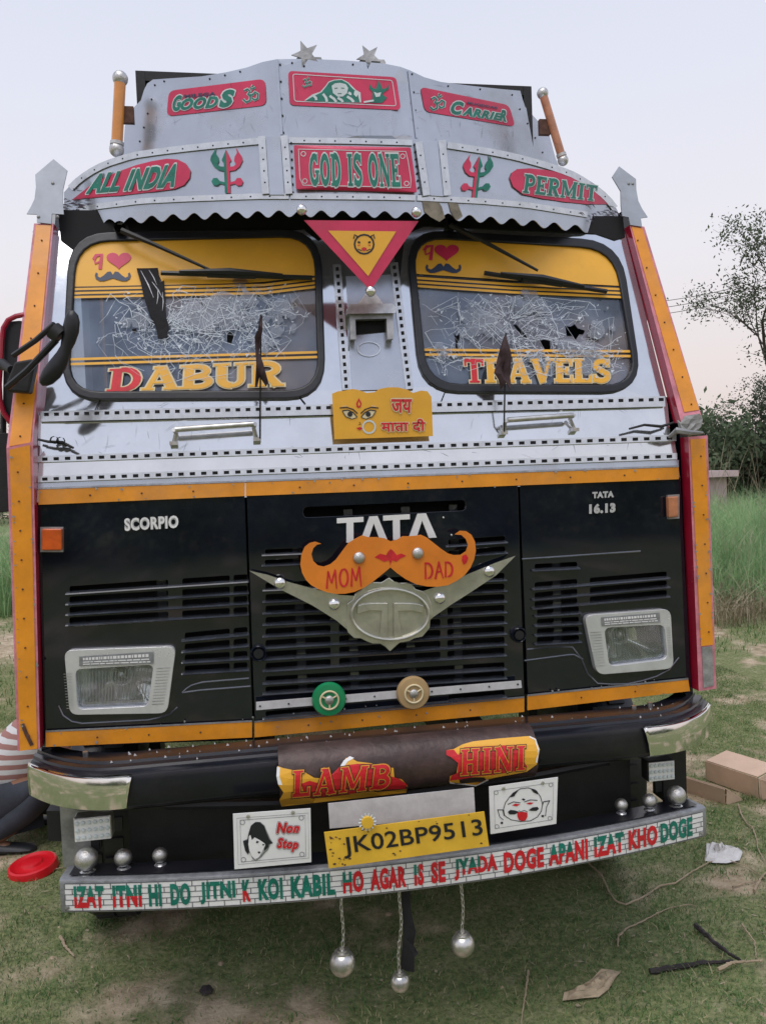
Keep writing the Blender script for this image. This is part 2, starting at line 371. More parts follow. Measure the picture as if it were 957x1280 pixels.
LT = {  # slab letters, drawn as strokes in a box one high
 'T': (.82, [(s_, [(.41,0),(.41,1)]), (b_, [(.02,.93),(.80,.93)]), (f_, [(.06,.70),(.06,1)]), (f_, [(.76,.70),(.76,1)]), (f_, [(.20,.04),(.62,.04)])]),
 'I': (.46, [(s_, [(.23,0),(.23,1)]), (f_, [(.02,.04),(.44,.04)]), (f_, [(.02,.96),(.44,.96)])]),
 'L': (.74, [(s_, [(.20,0),(.20,1)]), (f_, [(.0,.96),(.42,.96)]), (b_, [(.0,.07),(.72,.07)]), (f_, [(.68,0),(.68,.34)])]),
 'E': (.76, [(s_, [(.20,0),(.20,1)]), (b_, [(.0,.07),(.72,.07)]), (b_, [(.0,.93),(.70,.93)]), (b_*.8, [(.2,.5),(.54,.5)]), (f_, [(.70,0),(.70,.30)]), (f_, [(.68,.72),(.68,1)]), (f_, [(.52,.36),(.52,.64)])]),
 'D': (.86, [(s_, [(.22,0),(.22,1)]), (f_, [(.0,.04),(.4,.04)]), (f_, [(.0,.96),(.4,.96)]), (s_*.9, [(.3,.94)]+arc(.40,.5,.34,.44,90,-90)+[(.3,.06)])]),
 'B': (.84, [(s_, [(.22,0),(.22,1)]), (f_, [(.0,.04),(.4,.04)]), (f_, [(.0,.96),(.4,.96)]), (b_*1.2, [(.3,.93)]+arc(.42,.73,.25,.20,90,-90)+[(.3,.53)]), (b_*1.3, [(.3,.50)]+arc(.44,.285,.30,.215,90,-90)+[(.3,.07)])]),
 'P': (.80, [(s_, [(.22,0),(.22,1)]), (f_, [(.0,.04),(.44,.04)]), (f_, [(.0,.96),(.4,.96)]), (b_*1.25, [(.3,.93)]+arc(.44,.69,.27,.24,90,-90)+[(.3,.45)])]),
 'R': (.88, [(s_, [(.22,0),(.22,1)]), (f_, [(.0,.04),(.42,.04)]), (f_, [(.0,.96),(.4,.96)]), (b_*1.25, [(.3,.93)]+arc(.44,.71,.26,.22,90,-90)+[(.3,.49)]), (s_*.9, [(.46,.46),(.72,.02)]), (f_, [(.56,.04),(.88,.04)])]),
 'A': (.94, [(b_*.9, [(.14,0),(.44,1)]), (s_, [(.46,.98),(.78,0)]), (f_, [(.24,.32),(.64,.32)]), (f_, [(.0,.04),(.30,.04)]), (f_, [(.56,.04),(.94,.04)]), (f_, [(.28,.96),(.52,.96)])]),
 'U': (.88, [(s_, [(.20,1),(.20,.35)]+arc(.44,.35,.24,.27,180,270)), (b_, arc(.44,.35,.26,.28,270,360)+[(.70,1)]), (f_, [(.0,.96),(.40,.96)]), (f_, [(.54,.96),(.88,.96)])]),
 'V': (.92, [(s_, [(.16,1),(.47,0)]), (b_*.9, [(.47,.03),(.78,1)]), (f_, [(.0,.96),(.36,.96)]), (f_, [(.62,.96),(.92,.96)])]),
 'S': (.70, [(s_*.85, [(.60,.80)]+arc(.35,.72,.25,.21,40,200)+[(.20,.60),(.46,.44)]+arc(.34,.28,.27,.21,30,-150)+[(.07,.22)]), (f_, [(.62,.68),(.62,.98)]), (f_, [(.07,.02),(.07,.34)])]),
 'G': (.84, [(s_*.9, arc(.44,.5,.32,.43,50,310)), (s_*.8, [(.68,.10),(.68,.44)]), (f_, [(.48,.44),(.84,.44)]), (f_, [(.66,.70),(.66,1)])]),
 'O': (.86, [(s_*.9, arc(.43,.5,.31,.42,0,360,18))]),
 'N': (.94, [(b_*.9, [(.16,0),(.16,1)]), (s_, [(.16,.98),(.76,.02)]), (b_*.9, [(.78,0),(.78,1)]), (f_, [(.0,.04),(.32,.04)]), (f_, [(.0,.96),(.24,.96)]), (f_, [(.62,.96),(.94,.96)])]),
 'H': (.92, [(s_, [(.20,0),(.20,1)]), (s_, [(.72,0),(.72,1)]), (b_, [(.2,.5),(.72,.5)]), (f_, [(.0,.04),(.4,.04)]), (f_, [(.0,.96),(.4,.96)]), (f_, [(.52,.04),(.92,.04)]), (f_, [(.52,.96),(.92,.96)])]),
 'M': (1.14, [(b_, [(.16,0),(.16,1)]), (s_*.8, [(.20,.98),(.56,.15)]), (b_*.8, [(.56,.12),(.94,.98)]), (s_, [(.96,0),(.96,1)]), (f_, [(.0,.04),(.32,.04)]), (f_, [(.0,.96),(.28,.96)]), (f_, [(.76,.04),(1.14,.04)]), (f_, [(.84,.96),(1.14,.96)])]),
 ' ': (.40, []),
}
_lc = [0]; S_r_ = None
def slab(mb, s, Q, S, off, mi=0, grow=0., gap=.07, shear=0., mis=None):
    W = sum(LT[c][0]+gap for c in s)-gap; x = 0
    for i, c in enumerate(s):
        wd, st = LT[c]; k = mi if mis is None else mis[i]
        for j, (t, pts) in enumerate(st):
            p2 = [Vector(p) for p in pts]
            if grow:                                          # lengthen the ends for an outline
                a = (p2[0]-p2[1]).normalized()*grow; b = (p2[-1]-p2[-2]).normalized()*grow; p2[0] = p2[0]+a; p2[-1] = p2[-1]+b
            if S is S_r_ or S.__name__ == 'S_r':
                p2 = [p2[i].lerp(p2[i+1], q/6) for i in range(len(p2)-1) for q in range(6)]+[p2[-1]]
            _lc[0] = (_lc[0]+1) % 9; o = off+.00006*(j+(_lc[0] % 3)*.3)
            ribbon(mb, p2, t+2*grow, lambda p, x=x, o=o: hit(*bil(Q, (x+p[0]+shear*p[1])/W, p[1]), S, o), k)
        x += wd+gap
    return mb
def dome(mb, px, py, S, r, off=0., flat=.75, n=12, mi=0):
    c = hit(px, py, S, off); prof = [(r, .002), (r, -.0), (r*.92, -r*flat*.4), (r*.70, -r*flat*.75), (r*.38, -r*flat*.95), (.0005, -r*flat)]
    return mb.lathe(prof, c, 'y', n, mi)
def rivets(mb, pts, S, off=.001, r=.0038):
    for p in pts: dome(mb, p[0], p[1], S, r, off, .6, 6)
def along(pl, sp):
    Lg = sum(math.hypot(pl[i+1][0]-pl[i][0], pl[i+1][1]-pl[i][1]) for i in range(len(pl)-1)); n = max(1, int(Lg/sp))
    return [interp(pl, k/n) for k in range(n+1)]
# ================================================================== THE TRUCK
T = thing('cargo_truck', (0, 1.5, GZ), 'black and orange goods truck with a silver headboard, smashed windscreens and painted slogans', 'truck')
# --- windscreen surround (aluminium sheet with the two window openings), centre and lower sheets
WL = dict(g=rq((95,301),(393,294),(399,488),(84,490),42,6), o=rq((86,290),(401,285),(408,498),(75,500),50,6), i=rq((93,299),(395,292),(401,490),(82,492),43,6))
WR = dict(g=rq((515,295),(768,310),(797,482),(534,480),42,6), o=rq((506,285),(776,300),(805,491),(525,490),50,6), i=rq((513,293),(770,308),(799,484),(532,482),43,6))
MB().plate([[(70,262),(776,272),(834,505),(838,549),(45,576),(48,520)], WL['i'], WR['i']], S_front, 0, .02).build('windscreen_surround', 'alu_bright', T)
MB().strip([(46,572),(842,545)], [(44,632),(850,600)], S_front, .004, 20, .02).build('cowl_panel', 'alu_bright', T)
def trim(a, b, w1, w2, gap, nm='trim_strip', mt='alu_trim'):
    """raised metal edging with a row of punched slots, from pixel a to pixel b"""
    d = Vector((b[0]-a[0], b[1]-a[1])); Lg = d.length; d.normalize(); n = Vector((-d.y, d.x))
    A, B = Vector(a), Vector(b)
    o = MB().plate([[A-n*w1, B-n*w1, B+n*w2, A+n*w2]], S_front, .012, .010).build(nm, mt, T)
    m = MB(); k = 0; x = gap*.4
    while x < Lg-gap*.5:
        p = A+d*x; q = A+d*(x+gap*.46); m.plate([[p-n*1.9, q-n*1.9, q+n*1.9, p+n*1.9]], S_front, .0135, .001); x += gap
    m.build('slot_row', 'void', o, stuff=True)
trim((50,518),(831,499), 4, 9, 12.6); trim((47,574),(845,547), 4, 4, 14.2); trim((47,599),(846,570), 4, 4, 14.2)
MB().strip([(47,604),(848,575)], [(47,612),(848,583)], S_front, .007, 10, .01).build('edge_strip', 'alu', T)
# vertical beaded strips and pale plate between the windows
MB().plate([[(432,345),(492,343),(512,486),(440,488)]], S_front, .006, .01).build('centre_plate', 'alu', T)
for a, b in (((421,330),(433,487)), ((492,328),(512,486))):
    trim(a, b, 5, 5, 9.2)
# seam lines in the aluminium below the windows
for p in ([(125,500),(118,514)], [(371,492),(382,505)], [(556,490),(551,503)]):
    line(MB(), p, 1.2, S_front, .003).build('panel_seam', 'void', T)
MB().plate([[(72,262),(778,270),(781,296),(768,300),(745,292),(530,282),(506,292),(500,345),(494,330),(490,300),(405,296),(398,300),(380,286),(130,292),(104,302),(92,312),(76,300)]], S_front, .0035, .003).build('visor_shade_sheet', 'void', T)  # black sheet filling the gap under the visor, painting in its shade
# --- window seals, glass, film, stickers
def side(Wd): return 'L' if Wd is WL else 'R'
HO = {'L': [cp([(255,212),(330,210),(338,262),(355,300),(357,380),(362,455),(330,458),(322,410),(300,370),(280,310),(270,262)], 80,260,2.815),
            [(286,414),(290,416),(292,420),(289,430),(284,428),(283,420)], [(165,411),(170,410),(171,415),(167,417)]],
      'R': [[(567,415),(570,420),(574,417),(574,424),(571,430),(573,441),(569,442),(569,428)], [(641,406),(645,405),(650,411),(659,421),(656,423),(649,416)],
            [(674,426),(680,424),(687,426),(688,434),(687,441),(682,438),(677,433)], [(706,407),(713,408),(718,405),(722,410),(731,413),(729,418),(724,418),(719,425),(715,420),(708,420)]]}
def in_poly(p, lp):
    c = False
    for i in range(len(lp)):
        (x1, y1), (x2, y2) = lp[i-1], lp[i]
        if (y1 > p[1]) != (y2 > p[1]) and p[0] < (x2-x1)*(p[1]-y1)/(y2-y1)+x1: c = not c
    return c
def clip(pts, lp): return [p for p in pts if in_poly(p, lp)]
for Wd in (WL, WR):
    sd_ = side(Wd); ws = thing if 0 else None
    seal = MB().plate([Wd['o'], rq(*( ((96,302),(392,295),(398,487),(85,489)) if sd_ == 'L' else ((516,296),(767,311),(796,481),(535,479)) ), 41, 6)], S_front, .014, .022).build('window_seal', 'rubber', T); bv = seal.modifiers.new('b', 'BEVEL'); bv.width = .006; bv.segments = 3; bv.limit_method = 'ANGLE'; bv.angle_limit = R_(60)
    gl = MB().plate([Wd['g']]+HO[sd_], S_front, -.004, .005).build('windscreen', 'windscreen', T)
    # ragged edges of the holes, frosted
    # printed film
    film = MB()
    if sd_ == 'L': top = [p for p in Wd['g'] if p[1] < 352]; lo = [(92,358),(250,356),(330,352),(394,344)]; L3 = [((92,361),(330,356),(395,348)), ((92,366),(330,361),(396,353)), ((91,371),(330,366),(396,358))]; L2 = [((87,449),(398,440)), ((87,455),(398,446))]; hole = [HO['L'][0]]
    else: top = [p for p in Wd['g'] if p[1] < 345]; lo = [(519,342),(640,350),(774,357)]; L3 = [((519,347),(640,355),(775,361)), ((519,352),(640,360),(776,366)), ((520,357),(640,365),(777,371))]; L2 = [((530,437),(792,439)), ((531,443),(793,445))]; hole = []
    film_px = sorted([p for p in top], key=lambda p: 0)
    mid = (sum(p[0] for p in top)/len(top)); cy = 330
    film_px = sorted(top+lo, key=lambda p: math.atan2(p[1]-cy, p[0]-mid))
    lpf = film_px
    fl = MB().plate([lpf], S_front, .0035)
    # the film stays clear of the broken hole
    fo = (MB().plate([lpf]+([clipped for clipped in [[(171,335),(197,335),(199,345),(203,353),(178,353),(176,346)]]] if sd_ == 'L' else []), S_front, .0035)).build('window_film', 'yellow', gl)
    st = MB()
    for k, l3 in enumerate(L3): line(st, l3, 3.2, S_front, .0042+.0001*k)
    for k, l2 in enumerate(L2): line(st, l2, 3.0, S_front, .0036+.0001*k)
    st.build('film_stripe', 'yellow', gl)
    ik = MB()
    for k, l3 in enumerate(L3): line(ik, [(x, y-2.2) for x, y in l3], 1.3, S_front, .0052+.0001*k)
    ik.build('film_pinstripe', 'ink', gl)
# name lettering on the glass
Q = ((137,461),(354,451),(355,482),(133,489))
lt = MB(); slab(lt, 'DABUR', Q, S_front, .0060, 2, .045, .02); slab(lt, 'DABUR', Q, S_front, .0075, mis=[1,0,0,0,0], gap=.02)
lt.build('window_lettering', ['yellow', 'letter_red', 'cream'], T)
Q = ((579,448),(762,449),(762,478),(581,478))
lt = MB(); slab(lt, 'TRAVELS', Q, S_front, .0060, 2, .045, .04); slab(lt, 'TRAVELS', Q, S_front, .0075, mis=[1]+[0]*6, gap=.04)
lt.build('window_lettering', ['yellow', 'letter_red', 'cream'], T)
def heart(cx, cy, w_, h_):
    o = []
    for k in range(28):
        t = 2*math.pi*k/28; o.append((cx+w_/2*(math.sin(t)**3), cy-h_*.5*(13*math.cos(t)-5*math.cos(2*t)-2*math.cos(3*t)-math.cos(4*t)+2.5)/14.5))
    return o
def tache(cx, cy, w_, h_):
    r = [(0,-.15),(.12,-.5),(.3,-.45),(.5,-.1),(.7,.15),(.86,0),(.84,-.3),(.94,-.4),(1,-.1),(.95,.25),(.75,.5),(.5,.5),(.25,.35),(0,.2)]
    return [(cx+x*w_/2, cy+y*h_) for x, y in r]+[(cx-x*w_/2, cy+y*h_) for x, y in reversed(r[1:-1])]
for (hx, hy, ix, iy, mx_, my) in ((148.5,326,123,327,141,345), (558,316,536,316,554,335)):
    m = MB(); m.plate([heart(hx, hy, 31, 21)], S_front, .0062, mi=0)
    line(m, [(ix-6,iy-3),(ix-3,iy-8),(ix+4,iy-9),(ix+3,iy),(ix+2,iy+9)], 4.2, S_front, .0064, 0); line(m, [(ix+3,iy-1),(ix-4,iy+2),(ix-5,iy-5)], 2.2, S_front, .0066, 0)
    m.plate([tache(mx_, my, 45, 12)], S_front, .0062, mi=1); m.build('window_sticker', ['sticker_red', 'navy'], T)
# --- cracks: radial and ring fractures of the laminated glass
def cracks(wd, centres, seed, extra=()):
    rr = random.Random(seed); m = MB(); g = rq(*( ((99,360),(388,352),(393,480),(92,482)) if wd is WL else ((522,362),(772,374),(790,474),(537,472)) ), 20, 4)
    hs_ = HO[side(wd)]; oo = [.0085]
    def put(pts, w_):
        w_ *= .72
        seg = []
        for p in pts:
            if in_poly(p, g) and not any(in_poly(p, h) for h in hs_): seg.append(p)
            else:
                if len(seg) > 1: line(m, seg, w_, S_front, oo[0])
                seg = []
            oo[0] = .0085+rr.random()*.0006
        if len(seg) > 1: line(m, seg, w_, S_front, oo[0])
    for cx, cy, R, n, ring in centres:
        nr_ = max(11, n//3); an = sorted(rr.random()*6.283 for _ in range(nr_)); jit = {}
        def pt(i_, r_):
            q = an[i_ % nr_]; key = (i_ % nr_, round(r_, 1)); jit.setdefault(key, (rr.gauss(0, .05), rr.gauss(0, R*.025))); u, v_ = jit[key]; return (cx+(r_+v_)*math.cos(q+u)*1.2, cy+(r_+v_)*math.sin(q+u))
        rad = [R*(.08+.075*q*(1+.045*q)) for q in range(11)]
        for i_ in range(nr_):
            e = rr.randint(4, 11); st_ = rr.choice((0, 0, 1, 3)); put([pt(i_, r_) for r_ in rad[st_:e]], rr.choice((.3, .4, .5, .7, 1.0)))
            for q, r_ in enumerate(rad):
                if rr.random() < .62*(1-q/16)*ring/30: put([pt(i_, r_), pt(i_+1, r_)], rr.choice((.35, .5, .7, 1.0)))
                if rr.random() < .22 and q: put([pt(i_, r_), pt(i_+1, rad[q-1])], .4)
        for k in range(n//3):
            a = rr.random()*6.283; r0 = rr.uniform(.1, .9)*R; l_ = rr.uniform(4, 16); x0, y0_ = cx+r0*math.cos(a)*1.2, cy+r0*math.sin(a); b_2 = a+rr.gauss(0, 1.2)
            put([(x0, y0_), (x0+l_*math.cos(b_2), y0_+l_*math.sin(b_2))], .4)
        for k in range(int(n*.5)):                            # small flakes
            a = rr.random()*6.283; r = R*abs(rr.gauss(.5, .28)); x, y = cx+r*math.cos(a)*1.25, cy+r*math.sin(a); s = rr.uniform(.8, 3.2)
            if in_poly((x, y), g) and not any(in_poly((x+dx, y+dy), h) for h in hs_ for dx in (-4, 0, 4) for dy in (-4, 0, 4)):
                m.plate([[(x+rr.uniform(-s, s)*1.5, y-s*.4), (x+s, y+rr.uniform(-s, s)), (x-s*.2, y+s)]], S_front, .0094+rr.random()*.0004)
    return m
cracks(WL, [(203,410,58,120,60), (245,415,60,70,36), (300,398,52,80,30), (345,385,40,40,12), (330,425,34,26,8)], 3).build('glass_cracks', 'crack', T, stuff=True)
cracks(WR, [(635,400,70,120,34), (575,408,48,50,14), (700,425,62,90,26), (675,440,40,50,16), (742,440,34,40,10), (556,455,26,20,6)], 5).build('glass_cracks', 'crack', T, stuff=True)
# frosted shards round the biggest breaks
m = MB(); rr = random.Random(9)
for (cx, cy, n, s) in ((195,400,34,16), (290,405,26,14), (640,402,22,12), (720,445,60,26), (690,450,24,12)):
    for k in range(n):
        x, y = cx+rr.gauss(0, s)*1.2, cy+rr.gauss(0, s); e = rr.uniform(.8, 2.6); a = rr.random()*6
        lp = [(x+e*rr.uniform(.5, 1)*math.cos(a+q*1.57), y+e*rr.uniform(.5, 1)*math.sin(a+q*1.57)) for q in range(4)]
        gg = WL['g'] if x < 450 else WR['g']
        if all(in_poly(p, gg) for p in lp) and not any(in_poly(p, h) for h in HO['L']+HO['R'] for p in lp+[(x, y)]): m.plate([lp], S_front, .0098+k*.00002)
glass('shard', (.75, .78, .8), (.75, .78, .82), .35, .12)
m.build('frosted_shards', 'shard', T, stuff=True)
fm = MB(); rr = random.Random(15)
glass('frost', (.93, .94, .95), (.78, .82, .88), .10, .2)
for (cx, cy, R) in ((196,400,46), (262,405,48), (318,385,36), (352,392,26), (330,430,20), (300,368,22), (632,398,44), (590,405,34), (560,440,14), (700,428,40), (728,446,30), (672,452,24), (745,410,20), (655,380,26)):
    for q in range(6):
        x, y = cx+rr.gauss(0, R*.34)*1.2, cy+rr.gauss(0, R*.34); e = R*rr.uniform(.16, .48); nn = rr.randint(6, 11)
        lp = [(x+e*rr.uniform(.5, 1.15)*1.2*math.cos(6.283*k/nn), y+e*rr.uniform(.5, 1.15)*math.sin(6.283*k/nn)) for k in range(nn)]; gg = WL['g'] if x < 450 else WR['g']
        if all(in_poly(p, gg) for p in lp):
            hl = [h for h in HO['L']+HO['R'] if any(in_poly(p, lp) for p in h) or any(in_poly(p, h) for p in lp)]
            if not hl: fm.plate([lp], S_front, .0070+.0001*q)
fm.build('frosted_patches', 'frost', T, stuff=True)
# torn black lining that hangs in the long hole
m = MB(); m.plate([HO['L'][0][:3]+[(205,350)]+HO['L'][0][3:5]+[(211,406)]+HO['L'][0][5:]], S_front, .0125, .002)
for (a, b, w_) in (((176,338),(192,372),1.6), ((186,337),(196,356),1.2), ((190,352),(203,372),1.6), ((197,360),(196,380),1.4), ((203,365),(203,388),1.2)):
    line(m, [a, ((a[0]+b[0])/2+1, (a[1]+b[1])/2), b], [w_*.3, w_, w_*.2], S_front, .0155, 1)
m.build('torn_lining', ['cloth_black', 'lead'], T)
# --- wipers
def wiper(A, J, B0, B1, k):
    m = MB(); a = hit(*A, S_front, .05); j = hit(*J, S_front, .045)
    m.tube([a, a.lerp(j, .35)+Vector((0, -.01, 0)), j], [.011, .008, .005], 6)
    arm = m.build('wiper_arm', 'black', T, True)
    b0 = hit(*B0, S_front, .026); b1 = hit(*B1, S_front, .022); u = b1-b0; m = MB()
    m.tube([b0, b1], .0085, 6); m.tube([b0+u*.12+Vector((0,-.015,.004)), b0+u*.45+Vector((0,-.025,.006)), b0+u*.8+Vector((0,-.015,.003))], [.005,.013,.005], 6)
    m.tube([b0+u*.3+Vector((0,-.012,-.004)), b0+u*.62+Vector((0,-.012,-.004))], .010, 6)
    m.build('wiper_blade', 'rubber', arm, True)
wiper((152,288), (262,337), (201,341), (390,347), 0); wiper((562,281), (672,338), (605,341), (758,364), 1)
for sx, sy in ((152,288), (562,281)): MB().lathe([(.02,-.045),(.02,-.01),(.026,-.008),(.026,.02)], hit(sx, sy, S_front, 0), 'y', 12).build('wiper_pivot', 'black', T, True)
# --- grab handles below the windows
for a, b, d0, d1 in (((219,537),(317,530),(217,554),(321,549)), ((634,525),(716,519),(629,541),(718,537))):
    p = hit(*a, S_front, .05); q = hit(*b, S_front, .05); m = MB(); m.tube([p, q], .0095, 10)
    m.tube([p+(q-p)*-.02, p+Vector((0, .03, -.01)), hit(*d0, S_front, .004)], .007, 8); m.tube([q+(q-p)*.02, q+Vector((0, .03, -.01)), hit(*d1, S_front, .004)], .007, 8)
    for e in (d0, d1):
        c = hit(*e, S_front, .012); m.box(c-Vector((.012, .012, .006)), c+Vector((.012, .012, .006)))
    m.build('grab_handle', 'steel', T, True)
# --- bonnet stays (black rods) at both ends of the cowl
m = MB()
for pl in ([(47,549),(60,552),(78,553),(92,560)], [(786,536),(805,531),(826,533),(842,528)]):
    MB().tube([hit(*p, S_front, .04) for p in pl], [.004,.005,.006,.004], 6).build('stay_rod', 'black', T, True)
for bx, by in ((68,550),(76,551)): MB().lathe([(.012,-.012),(.012,.01)], hit(bx, by, S_front, .04), 'y', 8).build('rod_clip', 'black', T, True)
# --- triangle plaque with animal face, held by three ball bolts
m = MB(); m.plate([[(380,275),(523,276),(463,363)]], PL(-.02), 0, .004, mi=0); m.plate([[(410,288),(495,289),(460,345)]], PL(-.02), .002, mi=1)
c0 = (455,305)
for s in (-1, 1):
    line(m, [(455+s*13,298),(455+s*12,293),(455+s*7,296)], 1.6, PL(-.02), .004, 2); line(m, [(455+s*5,303),(455+s*8,302)], 2.4, PL(-.02), .0035, 2); line(m, [(455+s*5,306),(455+s*8,306.5)], 1.0, PL(-.02), .0035, 3)
    line(m, [(455+s*3,313),(455+s*8,311)], 1.0, PL(-.02), .0035, 2)
line(m, ell(455,305,12,12,16), 2.2, PL(-.02), .003, 2, True); m.plate([ell(455,311,3.4,2.4,8)], PL(-.02), .0034, mi=3)
m.build('triangle_plaque', ['sticker_red', 'yellow', 'ink', 'letter_red'], T)
ball = MB(); n = 18; prof = [(max(.0004, math.sin(math.pi*k/10)), -math.cos(math.pi*k/10)) for k in range(11)]; ball.lathe(prof, (0,0,0), 'z', n)
BALL = bpy.data.meshes.new('ball'); BALL.from_pydata(ball.v, [], ball.f); BALL.materials.append(MT['chrome']); BALL.polygons.foreach_set('use_smooth', [True]*len(ball.f))
BALLS = BALL.copy(); BALLS.materials[0] = MT['steel']
for px, py, r, y in ((377,262,.017,-.035), (520,265,.017,-.035), (463,364,.018,-.045)): shared('ball_bolt', BALL, hit(px, py, PL(y)), T, (r, r, r))
# --- air intake in the centre pillar
m = MB(); m.plate([[(463,358),(446,381),(441,386),(484,386),(480,381)]], S_front, .03, .02); m.build('intake_bracket', 'steel', T)
m = MB(); m.plate([[(434,385),(437,380),(490,379),(495,384),(494,391),(434,392)]], S_front, .06, .06); hood = m.build('intake_hood', 'steel', T)
m = MB(); m.plate([[(437,392),(491,391),(492,423),(484,424),(483,398),(444,399),(445,424),(438,424)]], S_front, .045, .04); m.build('intake_frame', 'dull_steel', T)
MB().plate([[(443,396),(485,395),(485,414),(444,418)]], S_front, .010, .004).build('intake_mouth', 'void', T)
line(MB(), ell(461,436,14,9,16), 1.5, S_front, .009, 0, True).build('embossed_ring', 'alu_trim', T)
# --- saffron plaque with the goddess's eyes
SP = PL(-.005); m = MB()
m.plate([[(415,492),(422,489),(431,488),(440,486),(447,487),(458,491),(468,490),(474,486),(485,484),(497,484),(509,487),(516,491),(526,488),(534,489),(539,496),(541,545),(418,549)]], SP, 0, .004)
P_ = lambda pts: cp(pts, 360, 250, 3.879)
text(m, 'जय', P_([(500,965),(600,965),(598,1032),(500,1030)]), SP, .003, .012, 0, .06, mi=2); text(m, 'जय', P_([(500,965),(600,965),(598,1032),(500,1030)]), SP, .004, .03, mi=1)
Q = P_([(450,1062),(665,1060),(665,1122),(452,1128)]); text(m, 'माता दी', Q, SP, .003, .012, 0, .06, mi=2); text(m, 'माता दी', Q, SP, .004, .03, mi=1)
for s, ex in ((1,0), (-1,688)):
    f = lambda pts: P_([(ex+s*x, y) for x, y in pts])
    m.plate([f([(262,1022),(290,1018),(315,1030),(334,1052),(310,1060),(280,1050)])], SP, .002, mi=2)
    line(m, f([(262,1022),(290,1018),(315,1030),(334,1052)]), 1.3, SP, .003, 3); line(m, f([(334,1054),(310,1062),(280,1050),(262,1022)]), .9, SP, .0032, 3)
    m.plate([f([(300+13*math.cos(a*.785), 1038+13*math.sin(a*.785)) for a in range(8)])], SP, .0036, mi=3)
    line(m, f([(250,1008),(285,1005),(315,1015),(336,1035)]), 1.5, SP, .0028, 3); line(m, f([(262,1000),(285,998)]), .8, SP, .0026, 2)
m.plate([P_([(343,960),(356,985),(352,1002),(343,1008),(332,1002),(330,985)])], SP, .002, mi=1); m.plate([P_([(343,975),(349,990),(343,1000),(338,990)])], SP, .003, mi=0)
line(m, P_(ell(392,1100,30,30,20)), 2.2, SP, .002, 4, True); m.plate([P_([(330,1105),(348,1100),(362,1106),(346,1116)])], SP, .0026, mi=1); line(m, P_([(345,1075),(352,1088),(340,1090)]), .8, SP, .0026, 3)
m.build('saffron_plaque', ['yellow', 'letter_red', 'cream', 'ink', 'pale'], T)
# ================================================================== VISOR AND HEADBOARD
vt = [(80,240),(88,231),(98,221),(112,211),(131,201),(166,190),(200,185),(233,181),(280,176),(323,172),(361,171),(440,172),(515,174),(559,177),(611,185),(645,192),(678,201),(700,208),(718,215),(742,230),(758,243),(768,256),(772,264)]
vb = [(80,264),(98,262),(120,259),(176,252),(238,249),(323,246),(361,246),(477,247),(519,248),(600,252),(658,257),(734,269),(772,276)]
MB().strip(vt, vb, S_vis, 0, 70, .006).build('visor_panel', 'alu', T)
def wave(x):                                                   # lower scalloped edge
    b = interp([(80,289),(120,281),(176,276),(233,272),(361,268),(477,269),(560,272),(654,279),(734,288),(775,294)], (x-76)/699)[1]
    return b-1.5+4.3*math.sin(2*math.pi*(x-90)/26.5)
xs = np.linspace(76, 776, 300); m = MB(); n = len(xs)
A = [hit(x, interp([(76,268)]+vb[1:], (x-76)/700)[1], S_vis, 0) for x in xs]; B = [hit(x, wave(x), S_vis, 0) for x in xs]
m.add(A+B, [(k, n+k, n+k+1, k+1) for k in range(n-1)])
lip = m.build('visor_lip', 'alu', T); sm = lip.modifiers.new('s', 'SOLIDIFY'); sm.thickness = .003; sm.offset = -1
m = MB(); rr = random.Random(77)
for x0, y0_, dx, dy, k in ((90,256,22,10,26), (752,272,24,14,34)):
    for q in range(k):
        x = x0+rr.gauss(0, dx*.4); y = y0_+rr.gauss(0, dy*.5); l_ = rr.uniform(3, 12); line(m, [(x, y), (x+l_*.5, y+rr.uniform(-1, 1)), (x+l_, y+rr.uniform(0, 3)+(3 if x0 > 400 else -2))], [rr.uniform(.3, 1), rr.uniform(.6, 2), .3], S_vis, .009+.00003*q)
m.build('paint_scuffs', 'smudge', T, stuff=True)
m = MB(); m.plate([[(527,247),(545,248),(552,258),(556,272),(549,277),(538,271),(530,264)]], S_vis, .0035, 0, 6); m.plate([[(560,252),(572,254),(578,270),(570,275),(563,264)]], S_vis, .0035, 0, 6); m.build('rust_stain', 'stain', T)
# grey rib trims with rivets round the visor
def rim(pl, w_, nm, sp=19, S=S_vis, off=.004, mt='alu_trim', par=None):
    k = max(6, int(len(along(pl, 12)))); pts = [interp(pl, i/k) for i in range(k+1)]
    o = line(MB(), pts, w_, S, off).build(nm, mt, par or T); sm = o.modifiers.new('s', 'SOLIDIFY'); sm.thickness = .003; sm.offset = 0
    r = MB(); rivets(r, [p for p in along(pl, sp)][1:-1], S, off+.002, .0031); r.build('rivet_row', 'ink', o, True, True); return o
rim([(x, y+4) for x, y in vt[1:10]], 8, 'visor_edging'); rim([(x, y+4) for x, y in vt[10:13]], 7, 'visor_edging'); rim([(x, y+4) for x, y in vt[13:-1]], 8, 'visor_edging')
rim([(x, y-1) for x, y in vb[1:6]]+[(361,245)], 7, 'visor_edging', 22); rim([(363,245),(477,246),(519,247)], 7, 'visor_edging', 18); rim([(521,247)]+[(x, y-1) for x, y in vb[9:-1]], 7, 'visor_edging', 20)
for q in ([(327,170),(332,242)], [(355,169),(361,242)], [(523,177),(533,244)], [(552,175),(559,244)]):
    rim(q, 9, 'visor_post', 14, off=.012)
for q in ([(332,171),(350,170),(355,243),(337,243)], [(528,177),(547,176),(554,245),(538,244)]):
    MB().plate([q], S_vis, .010, .010).build('visor_pier', 'alu', T)
